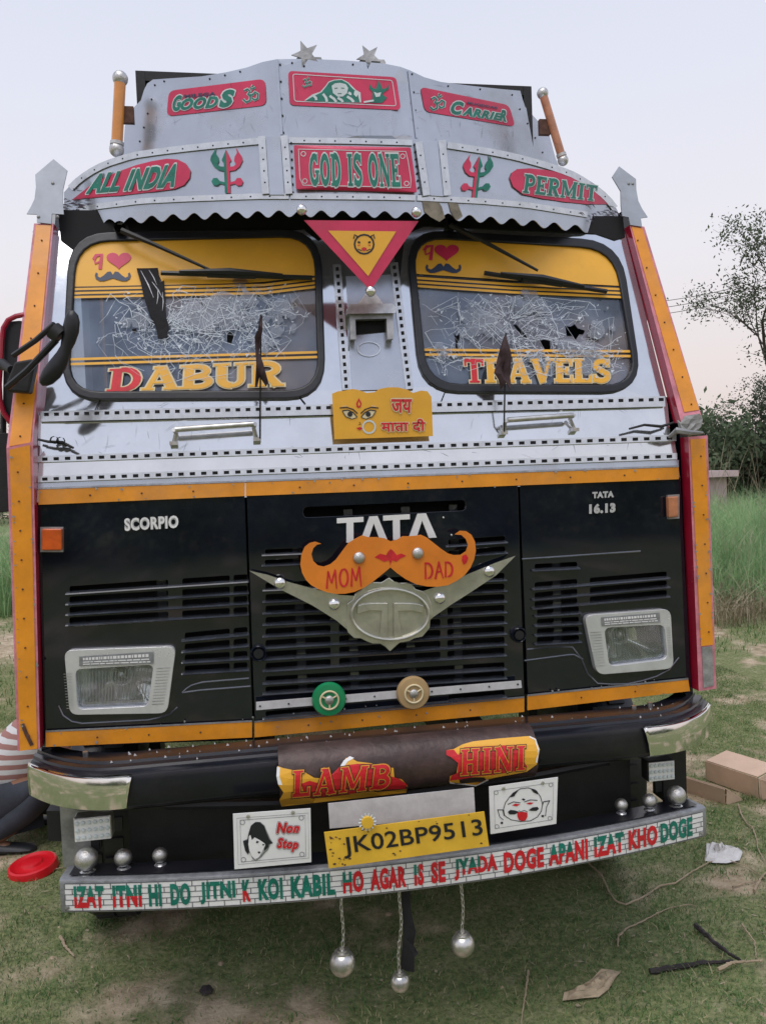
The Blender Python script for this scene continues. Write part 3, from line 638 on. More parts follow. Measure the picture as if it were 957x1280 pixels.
# visor stickers: ovals, tridents, framed motto
m = MB(); m.plate([[(89,250),(98,243),(112,232),(130,222),(148,214),(170,206),(190,201),(208,198),(222,199),(232,204),(238,213),(237,222),(230,231),(218,236),(195,239),(150,244)]], S_vis, .005, 0, 14)
Q = ((113,218),(223,204),(217,233),(107,242)); text(m, 'ALL INDIA', Q, S_vis, .0065, .03, .28, .05, 2); text(m, 'ALL INDIA', Q, S_vis, .0080, .05, .28, 0, 1)
m.build('visor_sticker', ['sticker_red', 'green', 'pale'], T)
m = MB(); m.plate([[(637,222),(640,215),(646,211),(662,210),(682,212),(698,215),(716,221),(734,229),(750,242),(762,255),(734,255),(706,252),(678,248),(654,243),(641,233)]], S_vis, .005, 0, 14)
Q = ((656,217),(747,232),(745,251),(653,240)); slab(m, 'PERMIT', Q, S_vis, .0065, 2, .05, .08); slab(m, 'PERMIT', Q, S_vis, .0080, 1, 0, .08)
m.build('visor_sticker', ['sticker_red', 'green', 'pale'], T)
def trident(cx, cy, w_, h_, ca, cb, lean=0):
    m = MB()
    for s, c in ((-1, ca), (1, cb)):
        f = lambda pts: [(cx+s*x*w_/2+lean*y, cy-y*h_/2) for x, y in pts]
        m.plate([f([(0,-1),(.17,-1),(.17,.42),(.30,.52),(.0,1.02)])], S_vis, .0040, mi=c)
        m.plate([f([(.15,.02),(.5,.06),(.8,.24),(.99,.52),(.94,.70),(.78,.88),(.60,1.12),(.66,.86),(.50,.68),(.46,.48),(.56,.34),(.42,.24),(.15,.22)])], S_vis, .0044, mi=c)
        m.plate([f([(.15,-.50),(.46,-.44),(.60,-.30),(.84,-.30),(.97,-.46),(.86,-.64),(.62,-.66),(.46,-.56),(.15,-.62)])], S_vis, .0048, mi=c)
    m.build('trident_sticker', ['green', 'sticker_red'], T)
trident(283.5,214,41,54,0,1,-1.0); trident(596,221,38,52,1,0,3)
m = MB(); m.plate([rq((367,181),(513,184),(521,240),(370,236),2,2)], S_vis, .016, .004, 12)
for q, w_ in (([(373,186),(508,189),(515,234),(375,231)], .9), ):
    line(m, [interp(q+[q[0]], k/30) for k in range(30)], w_, S_vis, .0172, 2, True)
for cx, cy in ((379,192),(503,195),(508,229),(381,226)): line(m, ell(cx, cy, 3, 3, 8), .9, S_vis, .0172, 2, True)
Q = ((386,192),(498,192),(501,233),(387,231)); slab(m, 'GOD IS ONE', Q, S_vis, .0176, 2, .05, .08); slab(m, 'GOD IS ONE', Q, S_vis, .0190, 1, 0, .08)
m.build('motto_plaque', ['sticker_red', 'green', 'pale'], T)
r = MB(); rivets(r, along([(364,178),(366,240)], 9)+along([(518,180),(524,243)], 9), S_vis, .004); r.build('rivet_row', 'ink', T, True, True)
# headboard in three facets
seamL, seamR = [(345,73),(350,178)], [(511,86),(521,180)]
HL = [(150,200),(154,185),(156,158),(160,142),(168,133),(176,125),(180,112),(184,104),(191,99),(220,97),(252,95),(282,90),(308,84),(328,77),(346,73.5),(350,190)]
HM = [(346,73.5),(383,73),(430,75),(480,79),(500,83),(511,87),(522,190),(350,190)]
HR = [(511,87),(530,96),(551,102),(590,107),(627,111),(650,113),(653,124),(656,133),(665,143),(674,153),(686,167),(694,197),(700,212),(522,190)]
for nm, lp in (('headboard_panel', HL), ('headboard_panel', HM), ('headboard_panel', HR)): MB().plate([lp], S_head, 0, .008, 22).build(nm, 'alu', T)
r = MB(); rivets(r, along([(350,80),(354,165)], 19)+along([(515,92),(521,160)], 19)+along(cp([(195,175),(180,240),(165,290),(155,330),(145,362)],120,40,2.658), 17)+along([(262,98),(300,89)], 16)+along([(640,118),(668,170),(678,190)], 18)+[(205,101),(560,107),(600,111),(441,80),(365,78),(380,82)], S_head, .002)
r.build('rivet_row', 'ink', T, True, True)
rim([(346,74),(352,168)], 3, 'headboard_seam', 200, S_head, .003, 'alu'); rim([(511,88),(521,172)], 3, 'headboard_seam', 200, S_head, .003, 'alu')
def om(m, cx, cy, s, S, off, mi, mo):
    f = lambda pts: [(cx+x*s, cy-y*s) for x, y in pts]
    for k, (w_, c) in enumerate(((.36, mo), (.2, mi))):
        o = off+k*.0012
        line(m, f([(-.7,.55),(-.35,.75),(-.05,.5),(-.3,.15),(0,-.1),(-.05,-.55),(-.5,-.75),(-.85,-.4)]), w_*s, S, o, c)
        line(m, f([(-.15,.05),(.25,.1),(.5,.4),(.85,.2),(.8,-.35),(.45,-.5),(.2,-.3)]), w_*s, S, o+.0002, c)
        line(m, f([(-.05,.95),(.2,.75),(.55,.95)]), w_*.8*s, S, o+.0004, c); line(m, f([(.2,1.02),(.3,1.15)]), w_*s, S, o+.0005, c)
m = MB(); m.plate([rq((211,113),(331,98),(333,131),(208,145),8,4)], S_head, .003, 0, 30, mi=0)
GC = lambda pts: cp(pts, 200, 90, 6.836)
for g_, o_, mi in ((.06, .0045, 2), (0, .006, 1)):
    text(m, 'G', GC([(110,205),(190,190),(180,325),(105,335)]), S_head, o_, .05, .25, g_, mi)
    text(m, 'OOD', GC([(180,225),(500,200),(490,300),(170,325)]), S_head, o_+.0005, .05, .3, g_, mi)
    text(m, 'S', GC([(520,150),(640,145),(620,290),(500,305)]), S_head, o_+.001, .06, .15, g_, mi)
text(m, 'MILEGA', GC([(205,190),(475,165),(475,198),(210,222)]), S_head, .0068, .05, 0, 0, 3)
om(m, 313, 119, 11, S_head, .0045, 1, 2); m.build('headboard_sticker', ['sticker_red', 'green', 'pale', 'navy'], T)
m = MB(); m.plate([rq((525,108),(636,131),(644,158),(531,139),7,4)], S_head, .003, 0, 30, mi=0)
CC = lambda pts: cp(pts, 515, 95, 6.836)
for g_, o_, mi in ((.06, .0045, 2), (0, .006, 1)):
    text(m, 'C', CC([(345,200),(445,222),(430,335),(320,320)]), S_head, o_, .05, .2, g_, mi)
    text(m, 'ARRIE', CC([(440,255),(770,318),(760,378),(425,332)]), S_head, o_+.0005, .05, .2, g_, mi)
    text(m, 'R', CC([(760,285),(815,290),(805,390),(745,378)]), S_head, o_+.001, .05, .1, g_, mi)
text(m, 'MUQDDAR', CC([(470,215),(735,262),(735,285),(475,240)]), S_head, .0068, .05, 0, 0, 3)
om(m, 546.5, 129, 10.5, S_head, .0045, 1, 2); m.build('headboard_sticker', ['sticker_red', 'green', 'pale', 'navy'], T)
# middle sticker: seated ascetic with trident
m = MB(); m.plate([rq((360,88),(495,96),(501,137),(362,131),6,4)], S_head, .003, 0, 30, mi=0)
DC = lambda pts: cp(pts, 350, 75, 5.98)
line(m, rq((366,92),(490,100),(495,132),(368,126),3,3), .9, S_head, .0044, 2, True)
om(m, 383.5, 103.5, 6.5, S_head, .0045, 1, 2)
m.plate([DC([(180,300),(240,255),(300,235),(340,190),(360,160),(400,145),(460,140),(510,165),(545,200),(570,225),(600,240),(605,315),(400,318)])], S_head, .0045, mi=2)
m.plate([DC([(190,302),(245,270),(310,238),(345,195),(365,165),(405,150),(460,146),(505,170),(535,205),(575,240),(595,312),(400,312)])], S_head, .0052, mi=1)
m.plate([DC([(385,190),(410,172),(450,168),(490,178),(508,205),(500,245),(470,270),(430,272),(395,245)])], S_head, .0060, mi=2)
for a, b in (((320,250),(350,310)), ((370,265),(420,312)), ((430,280),(470,312)), ((500,270),(550,312)), ((250,265),(270,298)), ((510,240),(525,260))):
    line(m, DC([a, ((a[0]+b[0])/2+8, (a[1]+b[1])/2), b]), 3.2, S_head, .0062, 2)
m.plate([DC([(555,230),(580,225),(585,250),(570,275),(550,255)])], S_head, .0063, mi=2)
line(m, DC([(405,208),(430,206)]), .8, S_head, .0070, 1); line(m, DC([(455,206),(480,208)]), .8, S_head, .0070, 1); line(m, DC([(430,248),(460,247)]), .8, S_head, .0070, 1)
m.plate([DC([(620,312),(690,290),(690,235),(665,210),(668,175),(690,205),(715,215),(728,180),(738,150),(752,180),(765,215),(795,205),(808,175),(812,215),(775,240),(765,255),(800,280),(760,318),(700,318)])], S_head, .0048, mi=1)
m.plate([DC([(700,235),(725,245),(755,238),(745,270),(715,275)])], S_head, .0058, mi=2); line(m, DC([(625,312),(700,300)]), 2.2, S_head, .0058, 2)
m.build('headboard_sticker', ['sticker_red', 'green', 'pale'], T)
# star ornaments on the headboard
def star(cx, cy, r, rot, S):
    m = MB(); m.plate([[(cx+(r if k % 2 == 0 else r*.42)*math.cos(rot+k*math.pi/5), cy+(r if k % 2 == 0 else r*.42)*math.sin(rot+k*math.pi/5)) for k in range(10)]], S, 0, .005)
    m.plate([[(cx-9,cy+3),(cx+19,cy+4),(cx+21,cy+8),(cx+17,cy+13),(cx-16,cy+12),(cx-19,cy+7),(cx-14,cy+8)]], S, -.006, .005); return m
star(382, 67, 18, -1.95, S_head).build('star_ornament', 'dull_steel', T); star(461, 70, 16, -2.1, S_head).build('star_ornament', 'dull_steel', T)
# black steel frame behind the headboard
y0 = .62
a, b = hit(169,88,PL(y0)), hit(664,108,PL(y0)); m = MB(); t = .035
m.box((a.x, y0, 2.72), (a.x+t, y0+t, a.z)); m.box((b.x-t, y0, 2.72), (b.x, y0+t, b.z)); m.box((a.x, y0+.002, a.z-t), (b.x, y0+t-.002, a.z+.002))
m.box((a.x+.003, y0+.02, 2.72), (a.x+.10, y0+.024, a.z-.003)); m.box((b.x-.10, y0+.02, 2.72), (b.x-.003, y0+.024, b.z-.003)); m.box((a.x+.01, y0+.021, a.z-.09), (b.x-.01, y0+.023, a.z-.01))
m.box((a.x, 1.5, 2.66), (a.x+t, 1.5+t, a.z)); m.box((b.x-t, 1.5, 2.66), (b.x, 1.5+t, b.z)); m.box((a.x+.004, y0+t, a.z-t-.002), (a.x+t, 1.5, a.z-.002)); m.box((b.x-t, y0+t, a.z-t-.002), (b.x-.004, 1.5, a.z-.002))
m.build('roof_rack', 'black', T)
# cab roof behind the visor
m = MB(); n = 40; A = [hit(*interp(vt, k/n), S_vis, -.008) for k in range(n+1)]; B = [Vector((p.x*.97, max(.62, p.y+.2), 2.70)) for p in A]; C = [Vector((p.x*.97, 1.45, 2.68)) for p in A]
m.add(A+B+C, [(k, k+1, n+2+k, n+1+k) for k in range(n)]+[(n+1+k, n+2+k, 2*n+3+k, 2*n+2+k) for k in range(n)]); m.build('cab_roof', 'alu', T)
# marker lamp tubes at the ends of the headboard
for (a, b, y, rr_) in (((150,102),(146,182),.50,.021), ((679,120),(702,196),.50,.017)):
    p, q = hit(*a, PL(y)), hit(*b, PL(y)); mk = MB().tube([q, p], rr_, 14).build('marker_lamp', 'amber_tube' if a[0] < 400 else 'amber_r', T, True)
    d = (p-q).normalized()
    shared('end_ball', BALLS, p+d*.012, mk, (rr_*1.35,)*3); shared('end_ball', BALLS, q-d*.014, mk, (rr_*1.3,)*3)
    MB().tube([q+d*.002, q+d*.014], rr_*1.2, 12).build('lamp_ring', 'steel', mk, True)
    s = 1 if a[0] < 400 else -1; c = p.lerp(q, .5); MB().box((min(c.x+s*.01, c.x+s*.055), y+.0, c.z-.03), (max(c.x+s*.01, c.x+s*.055), y+.02, c.z+.03)).build('lamp_bracket', 'rust_spot', mk)
# finials
for lp in (cp([(225,62),(283,110),(265,190),(264,240),(268,295),(218,292),(215,335),(155,328),(155,295),(112,293),(130,262),(145,230),(151,180),(148,128)], 0,180,3.367),
           cp([(840,422),(893,462),(894,495),(900,530),(912,555),(930,582),(908,585),(912,612),(875,606),(870,582),(850,578),(846,545),(845,500),(830,475),(818,455)], 440,40,2.518)):
    fn = MB().plate([lp], S_pil, .008, .006).build('pillar_finial', 'grey_sheet', T); cx = sum(p[0] for p in lp)/len(lp); cy = sum(p[1] for p in lp)/len(lp)
    r = MB(); rivets(r, [(cx-10,cy+22),(cx+14,cy+22),(cx+8,cy-20)] if cx < 400 else [(cx-2,cy-22),(cx+3,cy-22)], S_pil, .009, .006); r.build('finial_bolts', 'dull_steel', fn, True, True)
# ================================================================== CORNER PILLARS (orange face, pink edges, red inner side)
def pillar(lp, S, nm='corner_pillar', th=.055):
    return MB().plate([lp], S, 0, th, mi=0, mi_side=1).build(nm, ['pink', 'red'], T)
def band(lp, S, par, off=.003, mt='orange', nm='orange_face'): return MB().plate([lp], S, off, .002).build(nm, mt, par)
SPl = lambda x, z: -.045
SPu = lambda x, z: -.045+(z-1.70)*.34
p = pillar([(8,560),(41,552),(50,936),(22,939)], SPl); band([(11.5,562),(37.5,556),(46.5,936),(25,939)], SPl, p)
line(MB(), [(28,905),(33,918),(40,932)], 5, SPl, .0065).build('rust_streak', 'rust_spot', p)
p = pillar([(42.5,279),(67,279),(41,552),(8,560)], SPu, th=.05); band([(45,281),(64,281),(38,553),(11.5,558)], SPu, p)
p = pillar([(860,546),(884,544),(895,861),(873,864)], SPl); band([(862.5,549),(881.5,548),(891,806),(876,808)], SPl, p); band([(877,809),(890,808),(892,857),(879,860)], SPl, p, .003, 'primer', 'bare_patch')
p = pillar([(786.5,281),(805,283),(877,522),(851,528)], SPu, th=.05); band([(789,283),(802.5,285),(873.5,512),(855,515)], SPu, p)
r = MB(); rivets(r, along([(52,300),(25,545)], 38)+along([(22,590),(36,920)], 36), lambda x, z: S_pil(x, z), .006, .003); rivets(r, along([(797,300),(864,505)], 34)+along([(876,570),(886,790)], 36), lambda x, z: S_pil(x, z), .006, .003)
r.build('pillar_rivets', 'rust_spot', T, True, True)
# crumpled metal at the right bend
rr = random.Random(4); m = MB(); m.plate([[(850,529),(856,520),(872,517),(878,524),(876,534),(866,541),(853,541)]], S_pil, .005, .022, 5)
m.v = [(x+rr.gauss(0, .003), y+rr.gauss(0, .005), z+rr.gauss(0, .003)) for x, y, z in m.v]; m.build('crumpled_joint', 'primer', T)
MB().tube([hit(836,546,PL(-.04)), hit(846,538,PL(-.08)), hit(862,541,PL(-.09)), hit(878,541,PL(-.06))], [.006,.012,.010,.004], 6).build('bent_bracket', 'dull_steel', T, True)
# purple-red painted cab corner posts behind the pillars
for lp in ([(74,285),(100,280),(84,500),(92,640),(50,640),(48,545)], [(762,275),(786,290),(846,540),(850,600),(800,606),(820,520)]):
    pass
# ================================================================== LOWER FRONT
ll = [(46,628),(307,618),(318,925),(57,934)]; lc = [(307,618),(648,605),(657,890),(318,922)]; lr = [(648,605),(850,597),(864,862),(659,888)]
def rowq(xl, xr, yl, yr, h, x0, x1): 
    f = lambda x: yl+(yr-yl)*(x-xl)/(xr-xl); return (f, x0, x1, h)
SLOTS = {'l': [], 'c': [], 'r': []}; FINS = []
def rows(key, segs, lines, xl, xr, h):
    """slot openings above each louvre line; lines: (y at xl, y at xr)"""
    for yl, yr in lines:
        f = lambda x: yl+(yr-yl)*(x-xl)/(xr-xl)
        for a, b in segs: SLOTS[key].append(rq((a, f(a)-h), (b, f(b)-h), (b, f(b)-1), (a, f(a)-1), 2.2, 2))
        FINS.append((segs[0][0]-4, f(segs[0][0]-4), segs[-1][1]+2, f(segs[-1][1]+2)))
rows('l', [(87,210),(228,287),(292,309)], [(743,727),(756,741),(769,754),(782,768)], 72, 309, 9)
rows('l', [(231,287),(292,309)], [(801,793),(815,807),(828,823),(842,837)], 225, 309, 9)
rows('c', [(331,378)], [(694,692),(707,705)], 331, 378, 7); rows('c', [(560,631)], [(683,678),(697,691)], 560, 631, 8)
cl = [(724+14.4*k, 711+13.3*k) for k in range(1, 9)]
rows('c', [(332,413),(424,550),(559,630)], cl, 318, 650, 9)
rows('c', [(332,630)], [(855,835),(868,846)], 318, 650, 8)
rows('c', [(332,400),(560,630)], [(899,869)], 318, 650, 8)
rows('r', [(668,721),(737,833)], [(725,711),(738,722),(751,733),(762,745)][1:], 650, 840, 8)
rows('r', [(668,721)], [(714,710.5)], 650, 721, 8)
rows('r', [(671,723)], [(771,766),(783,779),(795,791),(806,802)], 655, 726, 8)
SLOTS['c'].append(rq((379,634),(582,625),(582,638),(379,647),6,3))
for key, lp in (('l', ll), ('c', lc), ('r', lr)):
    ins = {'l': (.6, 0), 'c': (0, 0), 'r': (0, 0)}[key]
    g = [(lp[0][0]+(1.2 if key != 'l' else 0), lp[0][1]), (lp[1][0]-(1.2 if key != 'r' else 0), lp[1][1]), (lp[2][0]-(1.2 if key != 'r' else 0), lp[2][1]), (lp[3][0]+(1.2 if key != 'l' else 0), lp[3][1])]
    holes = [s for s in SLOTS[key]]
    if key == 'l': holes.append(rq((94,836),(194,830),(187,886),(97,890),8,3))
    if key == 'r': holes.append(rq((753,784),(832,780),(835,826),(760,835),7,3))
    o = MB().plate([g]+holes, S_front, .004 if key != 'c' else .008, .015).build({'l': 'front_panel', 'c': 'grille_panel', 'r': 'front_panel'}[key], 'black_paint', T)
    bv = o.modifiers.new('b', 'BEVEL'); bv.width = .0015; bv.segments = 2; bv.limit_method = 'ANGLE'; bv.angle_limit = R_(50)
for x0, y0_, x1, y1_ in FINS:                                   # louvre blades, each leaning out over its slot
    m = MB(); P = [hit(x0, y0_, S_front, .006), hit(x1, y1_, S_front, .006)]
    sec = [(0.012, .0065), (-.012, .0022), (-.018, -.0012), (-.014, -.0040), (.0, -.0045)]
    vs = [p+Vector((0, y, z)) for p in P for y, z in sec]; m.add(vs, [(i, (i+1) % 5, 5+(i+1) % 5, 5+i) for i in range(5)]+[(4,3,2,1,0), (5,6,7,8,9)])
    m.build('louvre', 'louvre_black', T)
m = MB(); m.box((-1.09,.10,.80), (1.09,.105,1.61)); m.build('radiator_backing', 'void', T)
m = MB(); 
for x in (-.30,-.12,.08,.25,-.75,.62): MB().box((x, .06, .84), (x+.03, .075, 1.5)).build('radiator_strut', 'louvre_black', T)
# raised creases of the panels
for pl in ([(228,866),(236,858),(252,853),(311,848)], [(228,866),(250,863),(313,858)], [(658,812),(700,808),(715,809),(724,818),(735,845),(748,856),(790,855),(832,842),(848,822)], [(73,882),(80,897),(95,905),(190,900),(212,893),(222,884)],
           [(655,826),(716,818),(728,824)], [(652,699),(800,689)]):
    MB().tube([hit(*interp(pl, k/12), S_front, .006) for k in range(13)], .0034, 6).build('panel_crease', 'louvre_black', T, True)
# orange bands
for top, bot in ([(48,612),(306,603)], [(48,631),(306,620)]), ([(307,603),(848,584)], [(307,620),(848,599)]), ([(57,916),(315,903)], [(57,934),(315,922)]), ([(318,904),(655,873)], [(318,922),(655,890)]), ([(659,871),(860,850)], [(659,888),(862,864)]):
    o = MB().strip(top, bot, S_front, .012, 12, .006).build('orange_band', 'orange', T)
    r = MB(); mid = [((a[0]+b[0])/2, (a[1]+b[1])/2) for a, b in zip(top, bot)]; rivets(r, [p for p in along(mid, 64)][1:-1], S_front, .013, .0032); r.build('band_rivets', 'rust_spot', o, True, True)
    line(MB(), [(top[0][0], top[0][1]-1.5), (top[1][0], top[1][1]-1.5)], 2.2, S_front, .0135).build('band_edge', 'lead', o)
for px, py in ((323,816), (647,793)):
    o = MB().lathe([(.001,-.018),(.016,-.018),(.018,-.012),(.018,.0)], hit(px, py, S_front, .01), 'y', 20).build('panel_lock', 'rubber', T, True)
    MB().lathe([(.019,-.013),(.0235,-.019),(.0275,-.013),(.0275,.004)], hit(px, py, S_front, .01), 'y', 20).build('lock_ring', 'black_paint', o, True)
# chrome lettering
m = MB(); text(m, 'SCORPIO', ((155,648),(223,644),(223,660),(156,664)), S_front, .010, .075); text(m, 'SCORPIO', ((155,648),(223,644),(223,660),(156,664)), S_front, .0115, .02, mi=1); m.build('name_badge', ['bezel', 'white'], T)
m = MB(); text(m, 'TATA', ((740,615),(767,613.5),(767,621.5),(740,623)), S_front, .010, .07); text(m, '16.13', ((736,630),(769,628),(769,640.5),(736,642.5)), S_front, .010, .07); m.build('name_badge', 'bezel', T)
m = MB(); Q4 = ((421,648),(544,641),(545,672),(421,679)); S8 = S_front
for k, (c, x, wd) in enumerate((('T',0,.27), ('A',.235,.27), ('T',.47,.27), ('A',.72,.28))):
    B = lambda pts: [bil(Q4, x+wd*a, b) for a, b in pts]
    if c == 'T': m.plate([B([(0,1),(1,1),(1,.80),(.62,.80),(.62,0),(.36,0),(.36,.80),(.0,.80)])], S8, .016, .008)
    else: m.plate([B([(.36,1),(.66,1),(1.02,0),(.74,0),(.51,.72),(.28,0),(.0,0)])], S8, .016+.0003, .008)
m.build('maker_lettering', 'white', T)
# side indicators
for lp, mt in (([(52,661),(77,661),(77,688),(52,688)], 'amber'), ([(835,621),(848,620),(848,646),(836,647)], 'amber_r')):
    cx = sum(p[0] for p in lp)/4; cy = sum(p[1] for p in lp)/4
    o = MB().plate([[(cx+(x-cx)*1.14, cy+(y-cy)*1.16) for x, y in lp]], S_front, .014, .012).build('indicator_lamp', 'dull_steel', T)
    e = MB().plate([lp], S_front, .034, .02).build('indicator_lens', mt, o); bv = e.modifiers.new('b', 'BEVEL'); bv.width = .004; bv.segments = 3
# headlights
def headlight(outer, lens, ctr, stick, nm):
    o = MB().plate([rq(*outer, 11, 5), rq(*lens, 8, 4)], S_front, .030, .03).build('headlight', 'bezel', T); bv = o.modifiers.new('b', 'BEVEL'); bv.width = .008; bv.segments = 4; bv.limit_method = 'ANGLE'; bv.angle_limit = R_(50)
    C0 = hit(*ctr, S_front, 0); corners = [hit(*p, S_front, 0) for p in lens]
    # reflector bowl
    m = MB(); nr, na = 9, 36; ring = []
    for i in range(nr+1):
        t = i/nr
        for k in range(na):
            a = 2*math.pi*k/na; q = interp(lens+(lens[0],), ((k/na)+.06) % 1); e = hit(*q, S_front, .008)
            p = C0.lerp(e, .16+.84*t); p.y = .075-.080*t**1.6; ring.append(p)
    m.add(ring, [(i*na+k, i*na+(k+1) % na, (i+1)*na+(k+1) % na, (i+1)*na+k) for i in range(nr) for k in range(na)]); m.build('reflector', 'reflector', o, True)
    m = MB(); m.lathe([(.034,.070),(.036,.026),(.031,.022),(.026,.027),(.026,.07)], C0, 'y', 24); m.build('lamp_ring', 'bezel', o, True)
    MB().lathe([(.0005,.010),(.012,.014),(.017,.026),(.018,.07)], C0, 'y', 18).build('bulb_cap', 'steel', o, True)
    g = MB().plate([rq(*lens, 8, 4)], S_front, .014, .004).build('lens', 'lens', o)
    m = MB()                                                   # fluting inside the lens glass
    for k in range(22):
        u = .06+.88*k/21
        if abs(u-(.42 if outer[0][0] < 400 else .33)) < .13: v0 = .08
        else: v0 = .10
        a, b = bil(lens, u, .93), bil(lens, u, v0+.14*abs(u-.4)); A, B = hit(*a, S_front, .008), hit(*b, S_front, .008); m.tube([A, B], .0021, 5)
    for k in range(5):
        v_ = .05+.028*k; m.tube([hit(*bil(lens, .05, v_), S_front, .008), hit(*bil(lens, .95, v_), S_front, .008)], .0016, 5)
    m.build('lens_fluting', 'flute', o, True, True)
    m = MB(); SQ = stick; m.plate([list(SQ)], S_front, .0325, mi=0)
    rq_ = random.Random(3)
    for v1, v0 in ((.86, .60), (.46, .36), (.24, .14)):         # print too small to read in the photograph
        u = .05
        while u < .93:
            e = rq_.uniform(.015, .05) if v1 > .5 else rq_.uniform(.03, .12); m.plate([[bil(SQ, u, v1), bil(SQ, min(.96, u+e), v1), bil(SQ, min(.96, u+e), v0), bil(SQ, u, v0)]], S_front, .0335, mi=1); u += e+.012
    m.build('lamp_sticker', ['lead', 'white'], o)
    m = MB(); right = outer[0][0] < 400
    for side_ in (0, 1):
        u0, u1 = (-.155, -.05) if side_ == 0 else (1.05, 1.22)
        if not right: u0, u1 = ((-.25, -.06) if side_ == 0 else (1.03, 1.09))
        for k in range(13):
            v_ = .04+.86*k/12; line(m, [bil(lens, u0, v_), bil(lens, u1, v_)], .7, S_front, .0315)
    m.build('bezel_ribs', 'dull_steel', o, stuff=True)
headlight(((80,813),(220,808),(209,892),(87,894)), ((94,837),(192,831),(185,883),(97,887)), (150,846), ((99,821),(192,815),(192,830),(99,833)), 'l')
headlight(((730,769),(838,761),(842,836),(746,844)), ((755,785),(830,781),(834,824),(761,833)), (778,795), ((751,772),(824,766),(825,778),(752,783)), 'r')
# --- moustache plaque, wings and crest on the grille
SM = PL(-.075); K = lambda pts: cp(pts, 300, 580, 2.658)
m = MB(); m.plate([K([(30,355),(90,368),(160,392),(245,415),(330,435),(400,440),(400,560),(355,550),(320,520),(240,470),(130,415)])], PL(-.050), 0, .004); m.build('wing_plate', 'brass_plate', T); m = MB(); m.plate([K([(915,305),(850,328),(760,365),(690,395),(600,425),(590,560),(640,510),(700,468),(760,430),(850,370)])], PL(-.050), 0, .004)
m.build('wing_plate', 'brass_plate', T)
m = MB(); m.plate([K([(495,377),(512,390),(530,395),(552,394),(572,400),(582,415),(605,422),(625,440),(636,465),(640,500),(632,520),(630,545),(605,575),(580,580),(560,590),(530,595),(515,608),(498,624),(482,608),(465,598),(440,598),(420,590),(400,580),(380,580),(358,560),(350,535),(355,500),(355,465),(375,450),(382,430),(400,420),(415,400),(440,392),(470,393)])], PL(-.054), 0, .005)
cr = m.build('crest_plate', 'brass_plate', T); bv = cr.modifiers.new('b', 'BEVEL'); bv.width = .003; bv.segments = 2
E0 = K(ell(499,500,128,84,32)); PT = lambda lp, y, cl_=True: [hit(*p, PL(y)) for p in lp]+([hit(*lp[0], PL(y))] if cl_ else [])
MB().tube(PT(E0, -.062), .0055, 8, cap=False).build('crest_ring', 'brass_plate', cr, True)
m = MB(); m.plate([K([(390,470),(410,464),(440,462),(490,462),(490,585),(462,583),(470,490),(430,488),(388,500)])], PL(-.062), 0, .006); m.plate([K([(610,470),(590,464),(560,462),(510,462),(510,585),(540,580),(525,490),(570,488),(608,498)])], PL(-.062), 0, .006)
o = m.build('crest_emblem', 'brass_plate', cr); bv = o.modifiers.new('b', 'BEVEL'); bv.width = .003; bv.segments = 2
m = MB(); m.plate([K([(270,265),(250,258),(232,262),(215,275),(204,300),(200,335),(206,362),(218,385),(235,402),(260,416),(290,427),(320,432),(350,431),(380,425),(410,412),(440,392),(470,368),(499,344),(520,362),(550,383),(585,400),(620,407),(655,408),(690,403),(720,388),(745,370),(765,345),(777,318),(783,288),(780,258),(768,235),(750,223),(730,222),(713,234),(735,236),(750,250),(757,270),(750,290),(732,302),(710,303),(690,297),(665,280),(640,260),(618,243),(600,235),(585,238),(560,240),(540,240),(520,252),(500,257),(480,247),(455,243),(425,243),(405,237),(385,247),(360,262),(335,295),(318,318),(300,333),(278,341),(258,337),(243,322),(237,300),(243,280),(255,268)])], SM, 0, .004); _nf = len(m.m)
BR = {'M': [[(0,-.05),(.12,1)], [(.12,.95),(.48,.25)], [(.48,.25),(.86,1.05)], [(.86,1),(1.0,-.1)]], 'O': [arc(.5,.5,.42,.5,100,460,14)], 'D': [[(.05,0),(.12,1)], [(.0,.95)]+arc(.35,.5,.58,.46,80,-95,8)], 'A': [[(.0,-.05),(.55,1.05)], [(.5,1),(1,-.05)], [(.2,.38),(.85,.42)]]}
for tt, q in (('MOM', K([(288,356),(400,342),(402,402),(288,412)])), ('DAD', K([(612,328),(706,324),(708,375),(615,383)]))):
    for k, c in enumerate(tt):
        for st_ in BR[c]:
            w_ = [2.6]*len(st_); w_[-1] = 1.4; line(m, [bil(q, (k*1.25+x*1.0)/3.5, y) for x, y in st_], w_, SM, .0015+.0001*_lc[0]); _lc[0] = (_lc[0]+1) % 7
m.m = [1 if f > 0 else a for a, f in zip(m.m, [0]*_nf+[1]*(len(m.m)-_nf))]
m.plate([K([(446,310),(465,298),(485,303),(492,290),(500,282),(510,290),(520,303),(535,297),(552,305),(530,315),(520,325),(505,320),(500,332),(494,320),(478,325),(462,316)])], SM, .0015, mi=1); line(m, K([(498,320),(499,336)]), .8, SM, .002, 1)
m.plate([K([(738,305),(750,300),(758,312),(752,328),(742,335),(736,320)])], SM, .0015, mi=1)
m.build('moustache_plaque', ['moustache', 'letter_red'], T)
for x, y, yy in ((395,312,-.078),(590,297,-.078),(133,397,-.054),(313,467,-.054),(663,447,-.054),(827,358,-.054)):
    p = hit(*K([(x, y)])[0], PL(yy)); shared('dome_bolt', BALLS if yy < -.07 else BALL, p, T, (.020, .013, .020))
for px, py in ((554,647),(564,669)): shared('small_stud', BALLS, hit(px, py, S_front, .012), T, (.004, .004, .004))
